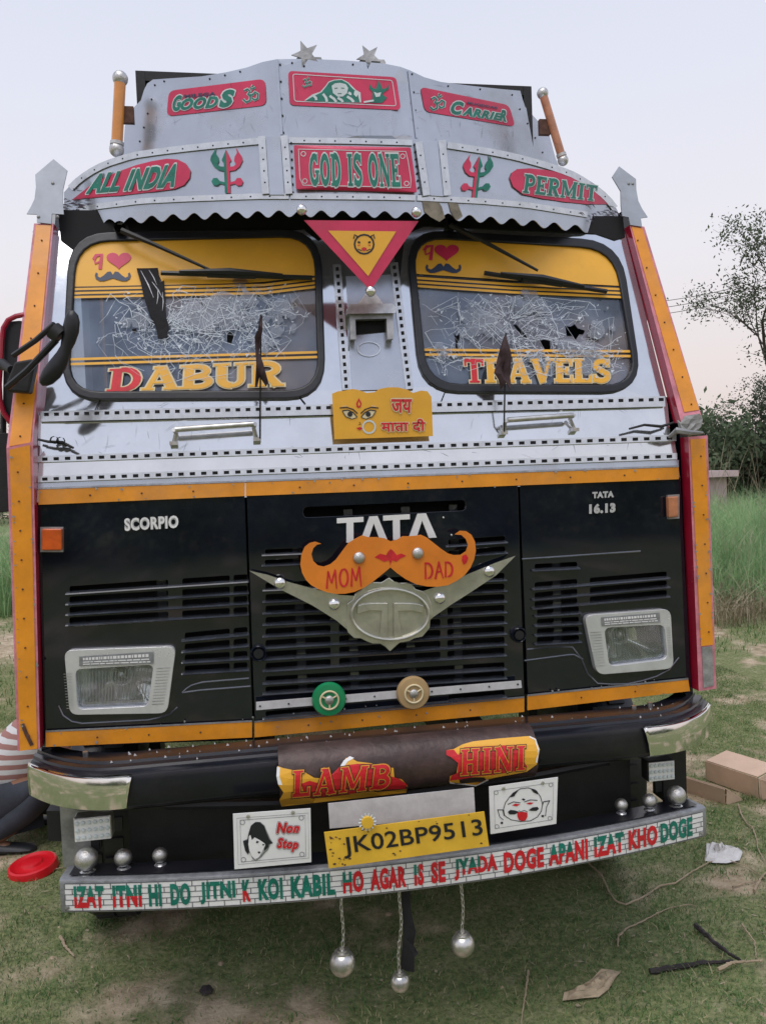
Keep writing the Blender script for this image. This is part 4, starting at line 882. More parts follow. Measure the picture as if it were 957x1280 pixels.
# --- perforated bar with two reflex discs
m = MB(); m.plate([[(320,878),(651,851),(652,860),(320,888)]], PL(-.045), 0, .005); bar = m.build('lamp_bar', 'chalk', T)
r = MB(); rivets(r, along([(325,883),(647,855.5)], 33), PL(-.045), .001, .0035); r.build('bar_bolts', 'ink', bar, True, True)
for (px, py, mt, m2) in ((411,874,'disc_green','cream'), (516,866,'tan','cream')):
    c = hit(px, py, PL(-.055)); o = MB().lathe([(.0005,-.012),(.034,-.014),(.052,-.012),(.056,-.004),(.056,.006),(.0005,.006)], c, 'y', 32).build('reflex_disc', mt, T, True)
    m = MB(); m.tube([c+Vector((.030*math.cos(q*math.pi/12), -.016, .030*math.sin(q*math.pi/12))) for q in range(25)], .0035, 6, cap=False)
    for q in (.5, 2.6, 4.7): m.tube([c+Vector((.014*math.cos(q), -.016, .014*math.sin(q))), c+Vector((.031*math.cos(q), -.016, .031*math.sin(q)))], .003, 5)
    m.build('disc_ring', m2, o, True); shared('disc_hub', BALLS, c+Vector((0, -.014, 0)), o, (.016, .008, .016))
# ================================================================== BUMPER, UNDERSIDE, PLANK
def bump_path(x): return -.24+(.19*max(0, (abs(x)-.84)/.31)**2.2 if abs(x) > .84 else 0)
prof = [(.20,.762),(.13,.764),(.125,.770),(.095,.770),(.09,.762),(.075,.762),(.07,.768),(.045,.767),(.04,.760),(.018,.759),(.005,.752),(0,.735),(0,.672),(.008,.655),(.03,.640),(.12,.638)]
xs = [-1.148,-1.145,-1.138,-1.12,-1.085,-1.04,-.98,-.92,-.86]+list(np.linspace(-.8,.8,17))+[.86,.92,.98,1.04,1.085,1.12,1.138,1.145,1.148]
m = MB(); n = len(prof)
for i, x in enumerate(xs):
    k = max(0, (abs(x)-1.08)/.068); y = bump_path(x)
    for dy, z in prof: m.v.append((x, min(y+dy, .18), z-.012*max(0, -dy)+(.0 if z > .7 else .03*k*k)))
m.f = [(i*n+j, i*n+j+1, (i+1)*n+j+1, (i+1)*n+j) for i in range(len(xs)-1) for j in range(n-1)]+[tuple(range(n)), tuple(range(len(xs)*n-1, (len(xs)-1)*n-1, -1))]; m.m = [0]*len(m.f)
bumper = m.build('bumper', 'black_bumper', T, True)
for s in (-1, 1):                                              # chrome end caps wrapped round the corners
    m = MB(); xx = np.linspace(.80, 1.150, 26) if s > 0 else np.linspace(-1.150, -.815, 26)
    zz = [.660,.664,.700,.735,.752,.757]; yo = [.002,-.006,-.010,-.010,-.005,.006]
    for x in xx:
        e = min(1., (abs(x)-(.80 if s > 0 else .815))/.02); y = bump_path(x)
        for z, dy in zip(zz, yo): m.v.append((x+(1-e)*.02*s*(1-(z-.66)/.095), y+dy-.004, .708+(z-.708)*(.93+.07*e)))
    k = len(zz); m.f = [(i*k+j, i*k+j+1, (i+1)*k+j+1, (i+1)*k+j) for i in range(25) for j in range(k-1)]; m.m = [0]*len(m.f)
    o = m.build('bumper_end_cap', 'chrome', bumper, True); sm = o.modifiers.new('s', 'SOLIDIFY'); sm.thickness = .004
# spilled debris and paint flecks on the bumper top
rr = random.Random(12); m = MB()
for k in range(70):
    x = rr.uniform(-.9, 1.0); y = bump_path(x)+rr.uniform(.05, .19); r = rr.uniform(.0010, .0035); z = .774
    m.add([(x-r, y-r, z-.006), (x+r*1.8, y, z-.006), (x, y+r, z-.004), (x, y, z+r*.4)], [(0,1,3), (1,2,3), (2,0,3)])
m.build('debris', 'chalk', bumper, stuff=True)
for px, py in ((792,887),(812,883),(107,945)):
    c = hit(px, py, PL(-.05)); MB().lathe([(.007,-.02),(.009,.0),(.009,.014),(.0005,.016)], c, 'z', 10).build('bumper_bolt', 'steel', T, True)
# crossmember and chassis below
m = MB().box((-.86,-.06,.37), (.84,-.02,.655)); m.build('crossmember', 'black', T)
m = MB().tube([(-.74,-.10,.60), (-.4,-.11,.575), (0,-.115,.565), (.4,-.11,.575), (.74,-.10,.60)], .016, 8); m.build('air_hose', 'rubber', T, True)
for s in (-1, 1):
    MB().box((s*.42-.04,-.02,.36), (s*.42+.04, 6.2,.60)).build('chassis_rail', 'black', T)
    b = MB(); b.box((s*1.03-.045,-.02,.40), (s*1.03+.045,.06,.64)); b.build('bumper_bracket', 'dull_steel' if s < 0 else 'black', T)
MB().plate([[(58,1014),(84,1014),(96,1012),(94,1030),(76,1052),(60,1051)]], PL(.03), 0, .05).build('step_bracket', 'black', T)
# lower plank: front board, top board
m = MB(); k = 26
for i in range(k+1):
    x = -1.045+2.087*i/k; y = S_plank(x, 0)
    for dy, z in ((.12,.437),(.012,.452),(.002,.449),(0,.444),(0,.357),(.004,.350),(.12,.350)): m.v.append((x, y+dy, z-.006))
n = 7; m.f = [(i*n+j, i*n+j+1, (i+1)*n+j+1, (i+1)*n+j) for i in range(k) for j in range(n-1)]+[tuple(range(n)), tuple(range((k+1)*n-1, k*n-1, -1))]; m.m = [0]*len(m.f)
plank = m.build('lower_bumper', 'lead', T, True); k_ = MB(); n_ = 40
for i in range(n_+1):
    x = -1.02+2.04*i/n_; k_.v += [(x, S_plank(x, 0)+.020, .4505), (x, S_plank(x, 0)+.115, .4400)]
k_.f = [(2*i, 2*i+2, 2*i+3, 2*i+1) for i in range(n_)]; k_.m = [0]*n_; k_.build('plank_top', 'black_bumper', plank)
pf = lambda u, v: (-1.035+2.067*u, v)
def onp(p, off): return Vector((p[0], S_plank(p[0], 0)-off, p[1]))
m = MB(); z0, z1 = .352, .434
for i in range(52):
    a, b = -1.03+2.057*i/52, -1.03+2.057*(i+1)/52; m.add([onp((a, z0), .0016), onp((b, z0), .0016), onp((b, z1), .0016), onp((a, z1), .0016)], [(0,1,2,3)])
m.build('painted_face', 'white', plank)
# painted white brick pattern: flat paint lines on the board
m = MB(); rr = random.Random(2); nr = 5; hh = (z1-z0)/nr
for r_ in range(nr+1):
    z = z0+hh*r_
    for i in range(40): ribbon(m, [(-1.03+2.057*i/40, z), (-1.03+2.057*(i+1)/40, z)], .0022, lambda p: onp(p, .0028))
for r_ in range(nr):
    x = -1.03+(.022 if r_ % 2 else .0)
    while x < 1.02: ribbon(m, [(x, z0+hh*r_), (x, z0+hh*(r_+1))], .0022, lambda p: onp(p, .0030)); x += .046*rr.uniform(.9, 1.1)
m.build('brick_pattern', 'brick_line', plank, stuff=True)
words = [('IZAT',-1.0,-.855),('ITNI',-.835,-.70),('HI',-.665,-.605),('DO',-.565,-.465),('JITNI',-.435,-.27),('K',-.235,-.20),('KOI',-.17,-.06)]
# words by their place in the photo: (word, left px, right px)
words = [('IZAT',92,129),('ITNI',140,176),('HI',185,201),('DO',212,237),('JITNI',249,293),('K',302,312),('KOI',322,352),('KABIL',362,417),('HO',427,453),('AGAR',461,506),('IS',516,528),('SE',537,555),
         ('JYADA',566,620),('DOGE',628,678),('APANI',684,733),('IZAT',741,778),('KHO',784,820),('DOGE',824,864)]
MODE = 'mmgggmgghrhrhrhmrgrm'; m = MB(); gi = 0
bt = lambda x: interp([(75,1108),(300,1092),(500,1065),(700,1038),(880,1010)], (x-75)/805)[1]
for k, (wd, a, b) in enumerate(words):
    xa, xb = hit(a, bt(a), S_plank).x, hit(b, bt(b), S_plank).x; zt, zb = .428, .361
    vs, fs = text_mesh(wd, .055, 0); X = [p[0] for p in vs]; Y = [p[1] for p in vs]; x0, x1, y0, y1 = min(X), max(X), min(Y), max(Y)
    q = lambda p, off: onp((xa+(xb-xa)*(p[0]-x0)/(x1-x0), zb+(zt-zb)*(p[1]-y0)/(y1-y0)), off)
    # two-tone letters: the lower half red, the upper green or red by turns
    bm = bmesh.new(); bv_ = [bm.verts.new((p[0], p[1], 0)) for p in vs]
    for f in fs:
        try: bm.faces.new([bv_[i] for i in f])
        except ValueError: pass
    ym = y0+(y1-y0)*.5; bmesh.ops.bisect_plane(bm, geom=bm.verts[:]+bm.edges[:]+bm.faces[:], plane_co=(0, ym, 0), plane_no=(0, 1, 0))
    for xc in range(1, len(wd)): bmesh.ops.bisect_plane(bm, geom=bm.verts[:]+bm.edges[:]+bm.faces[:], plane_co=(x0+(x1-x0)*xc/len(wd), 0, 0), plane_no=(1, 0, 0))
    bm.verts.index_update(); V2 = [q((v.co.x, v.co.y), .0042) for v in bm.verts]; F2 = []; M2 = []
    for f in bm.faces:
        c = f.calc_center_median(); li = min(len(wd)-1, int((c.x-x0)/(x1-x0)*len(wd))); up = c.y > ym
        g = {'r': False, 'g': True, 'm': up, 'h': up and li < len(wd)/2, 'e': li % 2 == 0 and up or li == 0}[MODE[k]]
        F2.append([v.index for v in f.verts]); M2.append(1 if g else 0)
    base = len(m.v); m.v += [tuple(p) for p in V2]; m.f += [tuple(base+i for i in f) for f in F2]; m.m += M2; bm.free()
m.build('painted_slogan', ['letter_red', 'green'], plank)
for x in (-1.025, 1.02):
    for z in (.362,): c = Vector((x, S_plank(x, 0)-.002, z)); m = MB(); m.lathe([(.007,.0),(.006,-.004),(.0005,-.005)], c, 'y', 10); m.build('plank_bolt', 'dull_steel', plank, True)
for x, y in ((-1.0,-.14), (1.0,-.14), (-.42,-.23), (.42,-.23)): MB().box((x-.02, y, .355), (x+.02,-.02,.41)).build('plank_bracket', 'black', T)
# steel balls on collars along the plank top
for px, py, r in ((108,1073,13.5),(154,1074,10.5),(200,1073,9),(845,986,12.5),(811,994,9.5),(776,1001,8.5)):
    c = hit(px, py, PL(-.17)); R = r*2.62/1015; c.z = .446+R*1.18
    shared('ball_finial', BALLS, c, T, (R, R, R)); MB().lathe([(R*.75,.0),(R*.8,.004),(R*.5,.010),(R*.42,R*.35)], (c.x, c.y, .441), 'z', 14).build('ball_collar', 'alu_trim', T, True)
# LED work lights
for cx, cy, w_, h_, bk in ((115,1038,.052,.034,0), (828,965,.046,.032,1)):
    c = hit(cx, cy, PL(-.16)); o = MB().box((c.x-w_-.004, -.15, c.z-h_-.004), (c.x+w_+.004, -.10, c.z+h_+.004)).build('work_light', 'black' if bk else 'steel', T); bv = o.modifiers.new('b', 'BEVEL'); bv.width = .006; bv.segments = 3
    MB().box((c.x-w_, -.154, c.z-h_), (c.x+w_, -.1505, c.z+h_)).build('light_lens', 'white', o)
    k = MB()
    for i in range(6):
        for j in range(3): k.lathe([(.0068,-.0005),(.0058,-.004),(.0005,-.0055)], (c.x-w_*.84+i*w_*.336, -.154, c.z-h_*.66+j*h_*.66), 'y', 10)
    k.build('led_cells', 'pale', o, True, True); MB().box((c.x-.012, -.13, c.z-h_-.05), (c.x+.012, -.11, c.z-h_-.004)).build('light_stem', 'black', o)
# half-pipe bumper sleeve with peeling slogan
a, b = hit(345,975,PL(-.28)), hit(673,945,PL(-.28)); m = MB(); n = 16; xs = np.linspace(-.385, .425, 30)
for x in xs:
    for k in range(n+1):
        t = -math.pi/2*1.02+math.pi*1.0*k/n; dn = .006*math.exp(-((x-.10)/.06)**2)
        m.v.append((x, -.20-(.085-dn)*math.cos(t), .705+.086*math.sin(t)-.002*x))
m.f = [(i*(n+1)+j, i*(n+1)+j+1, (i+1)*(n+1)+j+1, (i+1)*(n+1)+j) for i in range(29) for j in range(n)]; m.m = [0]*len(m.f)
slv = m.build('bumper_sleeve', 'rust', T, True)
def S_r(x, z):
    q = (z+.002*x-.705)/.086; return -.20-.085*math.sqrt(max(0.02, 1-min(1, q*q)))
RC = lambda pts: cp(pts, 335, 915, 2.6958)
m = MB()
m.plate([RC([(32,115),(50,122),(90,130),(125,137),(155,155),(195,158),(225,140),(240,120),(262,88),(275,86),(300,100),(340,105),(380,112),(405,118),(422,122),(425,155),(450,160),(470,182),(465,205),(380,215),(260,228),(150,240),(45,252),(38,230),(52,205),(35,180),(30,150)])], S_r, .003, 0, 8, mi=0)
m.plate([RC([(600,62),(625,58),(655,42),(690,32),(780,22),(880,14),(900,22),(915,60),(905,110),(870,135),(800,148),(740,160),(700,180),(660,175),(610,170),(612,150),(635,140),(640,105),(625,85),(600,78)])], S_r, .003, 0, 8, mi=0)
m.plate([RC([(195,156),(225,140),(240,120),(255,96),(275,82),(290,88),(268,100),(250,128),(230,152),(205,166)])], S_r, .0036, 0, 8, mi=2)
m.plate([RC([(30,118),(40,120),(38,150),(48,180),(34,178),(28,150)])], S_r, .0036, 0, 8, mi=2)
line(m, RC([(612,172),(660,177),(700,182),(742,162)]), 1.5, S_r, .004, 2); line(m, RC([(880,16),(900,26),(910,60),(904,104)]), 1.8, S_r, .004, 2)
m.plate([RC([(80,135),(105,138),(112,175),(140,165),(165,172),(200,158),(240,118),(265,112),(300,108),(345,108),(400,115),(415,120),(412,150),(440,158),(468,178),(462,192),(380,196),(255,212),(150,222),(85,226)])], S_r, .0042, 0, 8, mi=1)
m.plate([RC([(600,62),(625,60),(640,78),(660,52),(865,42),(872,120),(850,130),(760,145),(690,152),(650,160),(612,165),(618,148),(638,138),(640,105),(615,85),(600,78)])], S_r, .0042, 0, 8, mi=1)
Q = RC([(85,132),(420,108),(408,190),(82,222)])
slab(m, 'LAMB', Q, S_r, .0056, 4, .06, .16); slab(m, 'LAMB', Q, S_r, .0072, 0, .025, .16); slab(m, 'LAMB', Q, S_r, .0086, 1, -.005, .16)
Q = RC([(650,60),(868,46),(866,128),(648,148)]); slab(m, 'HINI', Q, S_r, .0056, 4, .06, .16); slab(m, 'HINI', Q, S_r, .0072, 0, .025, .16); slab(m, 'HINI', Q, S_r, .0086, 1, -.005, .16)
m.build('peeling_slogan', ['yellow', 'letter_red', 'white', 'brass_plate', 'rust_spot'], slv)
# plates below: grey backing, number plate, two printed signs
PLT = PL(-.33)
g = MB(); g.plate([[(410,1005),(592,985),(594,1020),(412,1036)]], PL(-.30), 0, .004); g.build('backing_plate', 'chalk', T)
m = MB(); tx = []
Pn = PL(-.375); Q = ((405,1041),(605,1015),(611,1058),(411,1086)); o = MB().plate([list(Q)], Pn, 0, .004).build('number_plate', 'plate_yellow', T)
m = MB(); text(m, 'JK02BP9513', tuple(bil(Q, u, v) for u, v in ((.105,.80),(.975,.82),(.975,.20),(.105,.20))), Pn, .0022, .012); m.build('plate_number', 'ink', o)
rr = random.Random(21); m = MB()
for k in range(40):
    u, v = (rr.choice((rr.uniform(.02, .12), rr.uniform(.1, .98))), rr.uniform(.03, .25)) if k % 2 else (rr.uniform(.02, .14), rr.uniform(.05, .95)); 
    if k % 5 == 0: u, v = rr.uniform(.2, .98), rr.uniform(.84, .97)
    c = bil(Q, u, v); e = rr.uniform(.5, 2.2); m.plate([[(c[0]+e*rr.uniform(.5, 1.3)*math.cos(q*1.05), c[1]+e*rr.uniform(.3, .8)*math.sin(q*1.05)) for q in range(6)]], Pn, .0012+k*.00001)
m.build('worn_paint', 'rust_spot', o, stuff=True)
c = hit(459,1028,PL(-.385)); d = MB(); d.lathe([(.0005,-.006),(.017,-.006),(.019,.004)], c, 'y', 20); o2 = d.build('round_sticker', 'plate_yellow', o, True)
m = MB()
for q in range(14): a = q*math.pi/7; m.tube([c+Vector((.018*math.cos(a), 0, .018*math.sin(a))), c+Vector((.026*math.cos(a), 0, .026*math.sin(a)))], .0022, 4)
m.build('sticker_petals', 'pale', o2)
# left sign
Ps = PL(-.335); Q = ((291,1018),(388,1011),(389,1078),(293,1087)); o = MB().plate([list(Q)], Ps, 0, .004).build('printed_sign', 'white', T)
F = lambda pts: cp(pts, 280, 1000, 6.836); m = MB()
line(m, [bil(Q, u, v) for u, v in ((.09,.12),(.93,.12),(.93,.88),(.09,.88))], .7, Ps, .0012, 3, True); line(m, [bil(Q, u, v) for u, v in ((.05,.08),(.97,.08),(.97,.92),(.05,.92))], .5, Ps, .0012, 3, True)
for u, v in ((.12,.16),(.88,.16),(.88,.84),(.12,.84)): line(m, ell(*bil(Q, u, v), 3, 3, 8), .8, Ps, .0014, 3, True)
m.plate([F([(225,460),(190,440),(165,350),(200,335),(215,270),(235,215),(270,188),(310,190),(345,220),(370,280),(392,330),(418,372),(395,380),(375,430),(345,460),(320,490),(270,525),(240,500)])], Ps, .0014, mi=3)
m.plate([F([(205,470),(180,435),(165,370),(162,350),(200,345),(208,290),(228,225),(265,192),(305,192),(342,225),(365,290),(385,340),(415,370),(380,382),(378,405),(350,432),(330,440),(350,375),(300,340),(255,320),(235,345),(220,330),(208,395),(215,440)])], Ps, .0022, mi=0)
m.plate([F([(213,310),(225,300),(238,345),(262,322),(300,342),(345,372),(352,385),(338,440),(318,470),(270,515),(235,480),(216,435),(207,380)])], Ps, .0030, mi=2)
m.plate([F([(278,350),(298,358),(285,372),(272,368)])], Ps, .0040, mi=0); m.plate([F([(328,378),(345,378),(340,392),(328,390)])], Ps, .0040, mi=0); m.plate([F([(285,448),(300,440),(312,450),(300,462)])], Ps, .0040, mi=0); line(m, F([(350,395),(330,440),(300,495),(235,520)]), .7, Ps, .0038, 3)
for tt, q in (('Non', F([(440,190),(650,200),(640,285),(445,290)])), ('Stop', F([(450,320),(640,340),(630,450),(450,440)]))):
    text(m, tt, q, Ps, .0014, .04, .28, .07, 3); text(m, tt, q, Ps, .0026, .04, .28, .03, 2); text(m, tt, q, Ps, .0036, .05, .28, mi=1)
m.build('sign_print', ['ink', 'letter_red', 'white', 'lead'], o)
for x, y in ((310,1021),(366,1016)): c = hit(x, y, Ps, .001); MB().lathe([(.006,0),(.005,-.003),(.0005,-.004)], c, 'y', 8).build('sign_bolt', 'brass_plate', o, True)
# right sign with laughing face
Ps = PL(-.30); Q = ((611,984),(697,972),(695,1030),(613,1043)); o = MB().plate([list(Q)], Ps, 0, .004).build('printed_sign', 'white', T)
F = lambda pts: cp(pts, 600, 965, 7.975); m = MB()
line(m, [bil(Q, u, v) for u, v in ((.07,.1),(.94,.1),(.94,.9),(.07,.9))], .6, Ps, .0012, 2, True)
for u, v in ((.1,.14),(.9,.14),(.9,.86),(.1,.86)): line(m, ell(*bil(Q, u, v), 2.5, 2.5, 8), .7, Ps, .0014, 2, True)
line(m, F([(240,430),(232,370),(250,310),(290,255),(330,210),(400,170),(480,160),(560,190),(600,250),(620,320),(610,390),(570,450),(500,490),(400,495),(310,480),(260,450)]), .9, Ps, .0014, 0, True)
m.plate([F([(300,255),(320,215),(350,200),(385,180),(350,225),(340,245)])], Ps, .0018, mi=0); m.plate([F([(500,165),(545,175),(580,215),(570,225),(530,205)])], Ps, .0018, mi=0)
m.plate([F([(275,400),(300,380),(345,385),(390,400),(345,425),(290,425)])], Ps, .0018, mi=0); m.plate([F([(480,385),(520,355),(570,350),(585,370),(560,390),(510,390)])], Ps, .0018, mi=0)
m.plate([F([(370,405),(420,400),(470,405),(470,450),(450,485),(415,492),(385,480),(370,445)])], Ps, .0022, mi=1)
for q in ([(275,325),(330,300),(400,310)], [(440,300),(500,280),(570,285)]): line(m, F(q), 1.0, Ps, .0018, 0)
for q in ([(315,335),(350,318),(400,325),(360,345)], [(455,318),(490,305),(535,308),(500,328)]): m.plate([F(q)], Ps, .0018, mi=1)
m.plate([F([(410,275),(430,265),(450,275),(435,288)])], Ps, .0018, mi=0); line(m, F([(385,385),(400,400),(440,385),(470,400)]), .8, Ps, .002, 0)
line(m, F([(170,380),(225,380),(240,440)]), 1.2, Ps, .0018, 0); line(m, F([(175,385),(195,450),(230,480)]), .8, Ps, .0018, 0); line(m, F([(620,330),(630,300),(695,288)]), 1.2, Ps, .0018, 0); line(m, F([(690,292),(660,350),(650,440),(610,440)]), .8, Ps, .0018, 0)
for q in ((215,510),(622,442)): m.plate([F(ell(*q, 14, 12, 8))], Ps, .0018, mi=0)
m.build('sign_print', ['ink', 'letter_red', 'lead'], o)
for x, y in ((629,986),(678,979)): c = hit(x, y, Ps, .001); MB().lathe([(.006,0),(.005,-.003),(.0005,-.004)], c, 'y', 8).build('sign_bolt', 'brass_plate', o, True)
# wear: hairline scratches on the bright sheet, chips in the paint
mat('scratch', (.10, .10, .11), .6); MT['scratch'].node_tree.nodes['Principled BSDF'].inputs['Alpha'].default_value = .4
m = MB(); rr = random.Random(61)
def clear(x, y): return not (in_poly((x, y), WL['o']) or in_poly((x, y), WR['o'])) and not (380 < x < 545 and 250 < y < 555)
for k in range(150):
    x, y = rr.uniform(52, 830), rr.uniform(500, 608); a = rr.gauss(0, .5) if k % 3 else 1.57+rr.gauss(0, .15); l_ = rr.uniform(3, 22)
    p = [(x, y), (x+l_*.5*math.cos(a)+rr.gauss(0, .5), y+l_*.5*math.sin(a)), (x+l_*math.cos(a), y+l_*math.sin(a))]
    if all(clear(*q) and q[1] < 575 and 60 < q[0] < 825 for q in p): line(m, p, [.2, rr.uniform(.3, .9), .2], S_front, .0045+.00001*k)
m.build('scratches', 'scratch', T, stuff=True)
m = MB()
for k in range(170):
    x, y = rr.uniform(165, 680), rr.uniform(90, 180); a = rr.gauss(0, .7) if k % 2 else 1.57+rr.gauss(0, .2); l_ = rr.uniform(3, 16)
    line(m, [(x, y), (x+l_*.5*math.cos(a), y+l_*.5*math.sin(a)+rr.gauss(0, .4)), (x+l_*math.cos(a), y+l_*math.sin(a))], [.2, rr.uniform(.3, .8), .2], S_head, .0021+.00001*k) if all(in_poly(q_, [(188,122),(345,86),(510,98),(640,126),(670,188),(175,186)]) for q_ in ((x, y), (x+l_*math.cos(a), y+l_*math.sin(a)))) else None
m.build('scratches', 'scratch', T, stuff=True)
m = MB()
for k in range(130):
    q = k % 4
    if q == 0: u = rr.random(); x, y = 50+798*u, 622-31*u+rr.choice((-7, 7))+rr.gauss(0, 1)
    elif q == 1: u = rr.random(); x, y = 60+795*u, 926-70*u+rr.choice((-7, 7))+rr.gauss(0, 1)
    elif q == 2: u = rr.random(); x, y = 25+14*u+rr.choice((-11, 11)), 570+360*u
    else: u = rr.random(); x, y = 871+13*u+rr.choice((-8, 8)), 555+245*u
    e = rr.uniform(.5, 2.2); S_c = SPl if q > 1 else S_front
    m.plate([[(x+e*rr.uniform(.4, 1.2)*math.cos(t*1.05), y+e*rr.uniform(.4, 1.2)*math.sin(t*1.05)) for t in range(6)]], S_c, (.0066 if q > 1 else .0142)+.00001*k)
m.build('paint_chips', 'primer', T, stuff=True)
# ================================================================== CAB INTERIOR, BODY, WHEELS, MIRROR
m = MB(); m.box((-1.09,1.42,.82), (1.09,1.46,2.66)); m.build('cab_back_wall', 'cab_in', T)
MB().box((-1.09,.12,.79), (1.09,1.42,.82)).build('cab_floor', 'cab_in', T)
for s in (-1, 1):
    x = s*1.10; m = MB()
    for a, b in (((.02,.76),(1.46,1.86)), ((.30,1.86),(.42,2.5)), ((1.1,1.86),(1.46,2.64)), ((.42,2.46),(1.1,2.64))): m.box((min(x, x+s*.03), a[0], a[1]), (max(x, x+s*.03), b[0], b[1]))
    if s > 0: m.box((x-.02, .40, 1.84), (x, 1.12, 2.48))
    m.build('cab_side', ['black_paint'], T)
MB().box((-1.06,.14,1.55), (1.06,.42,1.80)).build('dashboard', 'black', T)
for x in (-.62,.60):
    o = MB().box((x-.27,.72,1.25), (x+.27,1.2,1.42)).build('seat', 'seat', T); bv = o.modifiers.new('b', 'BEVEL'); bv.width = .04; bv.segments = 3
    e = MB().box((x-.26,1.18,1.40), (x+.26,1.30,2.15)).build('backrest', 'seat', o); bv = e.modifiers.new('b', 'BEVEL'); bv.width = .05; bv.segments = 3
m = MB(); cst = Vector((-.58,.56,1.86)); ax = Vector((0,-.45,.89)).normalized(); u = Vector((1,0,0)); v_ = ax.cross(u)
m.tube([cst+(u*math.cos(q*math.pi/14)+v_*math.sin(q*math.pi/14))*.25 for q in range(29)], .014, 8, cap=False)
for q in (0, 2.2, 4.2): m.tube([cst-ax*.03, cst+(u*math.cos(q)+v_*math.sin(q))*.24], .010, 6)
m.tube([cst-ax*.03, cst-ax*.5], .03, 8); m.build('steering_wheel', 'black', T, True)
MB().box((-1.2,1.62,.92), (1.2,6.4,2.75)).build('cargo_body', 'orange', T)
def wheel(x, y):
    c = (x, y, GZ+.48); w_ = .14; o = MB().lathe([(.27,-w_),(.40,-w_*1.02),(.46,-w_*.9),(.48,-w_*.6),(.482,0),(.48,w_*.6),(.46,w_*.9),(.40,w_*1.02),(.27,w_)], c, 'x', 40).build('wheel', 'rubber', T, True)
    k = MB()
    for q in range(40):
        a = 2*math.pi*q/40
        for sx in (-.075, .005): 
            P = [(x+sx+dx, y+math.cos(a+da+(.04 if sx > 0 else 0))*r, GZ+.48+math.sin(a+da+(.04 if sx > 0 else 0))*r) for dx in (0, .07) for da in (-.05, .05) for r in (.478, .492)]
            k.add(P, [(0,1,3,2), (4,6,7,5), (0,4,5,1), (2,3,7,6), (1,5,7,3)])
    k.build('tread', 'black', o, stuff=True); MB().lathe([(.27,-.10),(.24,-.08),(.20,.0),(.12,.02),(.11,-.06),(.0005,-.07)], c, 'x', 24).build('rim', 'dull_steel', o, True)
for x in (-.98, .98): wheel(x*1.06, .92); wheel(x, 5.0)
MB().tube([(-.9,.84,GZ+.45), (.9,.84,GZ+.45)], .05, 8).build('axle', 'black', T, True)
# mirror on its red tubular frame, left of the pillar
m = MB(); m.tube([hit(*p, PL(.12)) for p in ((30,393),(20,395),(10,400),(4,410),(2,425),(1,450),(-1,480),(0,500),(4,515),(12,527),(22,534))], .0085, 8); mf = m.build('mirror_frame', 'red', T, True)
o = MB().plate([rq((5,402),(30,400),(22,528),(3,524),6,3)], PL(.14), 0, .05).build('mirror_housing', 'rubber', T); bv = o.modifiers.new('b', 'BEVEL'); bv.width = .008; bv.segments = 3
o = MB().plate([rq((-30,545),(11,540),(12,640),(-28,642),6,3)], PL(.14), 0, .05).build('mirror_housing', 'black', T); bv = o.modifiers.new('b', 'BEVEL'); bv.width = .01; bv.segments = 3
MB().tube([hit(4,500,PL(.15)), hit(4,560,PL(.15))], .01, 6).build('mirror_stem', 'black', T, True)
# convex mirror on its arm in front of the pillar
A0 = hit(15,470,PL(-.02)); m = MB(); m.plate([[(7,480),(18,452),(40,448),(44,452),(36,491),(8,489)]], PL(-.04), 0, .05); o = m.build('mirror_mount', 'black', T); bv = o.modifiers.new('b', 'BEVEL'); bv.width = .01; bv.segments = 3
MB().tube([hit(17,444,PL(-.10)), hit(45,425,PL(-.16)), hit(68,405,PL(-.20))], .0085, 8).build('mirror_arm', 'rubber', T, True)
MB().tube([hit(9,484,PL(-.10)), hit(35,462,PL(-.15)), hit(70,425,PL(-.20))], .010, 8).build('mirror_arm', 'rubber', T, True)
MB().tube([hit(66,412,PL(-.20)), hit(76,420,PL(-.20))], .026, 12).build('mirror_clamp', 'black', T, True)
MB().tube([hit(-6,455,PL(.05)), hit(3,455,PL(.05)), hit(14,462,PL(-.02))], [.02,.018,.012], 10).build('mirror_knuckle', 'black', T, True)
e = MB(); c1, c2 = hit(92,388,PL(-.21)), hit(53,482,PL(-.19)); d = (c2-c1); ln = d.length; d.normalize(); sdv = d.cross(Vector((0, 1, 0))).normalized()
rings = [(0,.004),(.03,.020),(.10,.030),(.22,.033),(.36,.028),(.46,.022),(.55,.026),(.68,.034),(.82,.036),(.93,.028),(.98,.016),(1,.003)]
vs = []; nn = 14
for t, r in rings:
    c = c1+d*ln*t+sdv*(.02*math.sin(math.pi*t))
    for k in range(nn): a = 2*math.pi*k/nn; r_ = r*.74; vs.append(c+sdv*r_*math.cos(a)+Vector((0, 1, 0))*r*.55*math.sin(a))
e.add(vs, [(i*nn+k, i*nn+(k+1) % nn, (i+1)*nn+(k+1) % nn, (i+1)*nn+k) for i in range(len(rings)-1) for k in range(nn)]); e.build('convex_mirror', 'rubber', T, True)
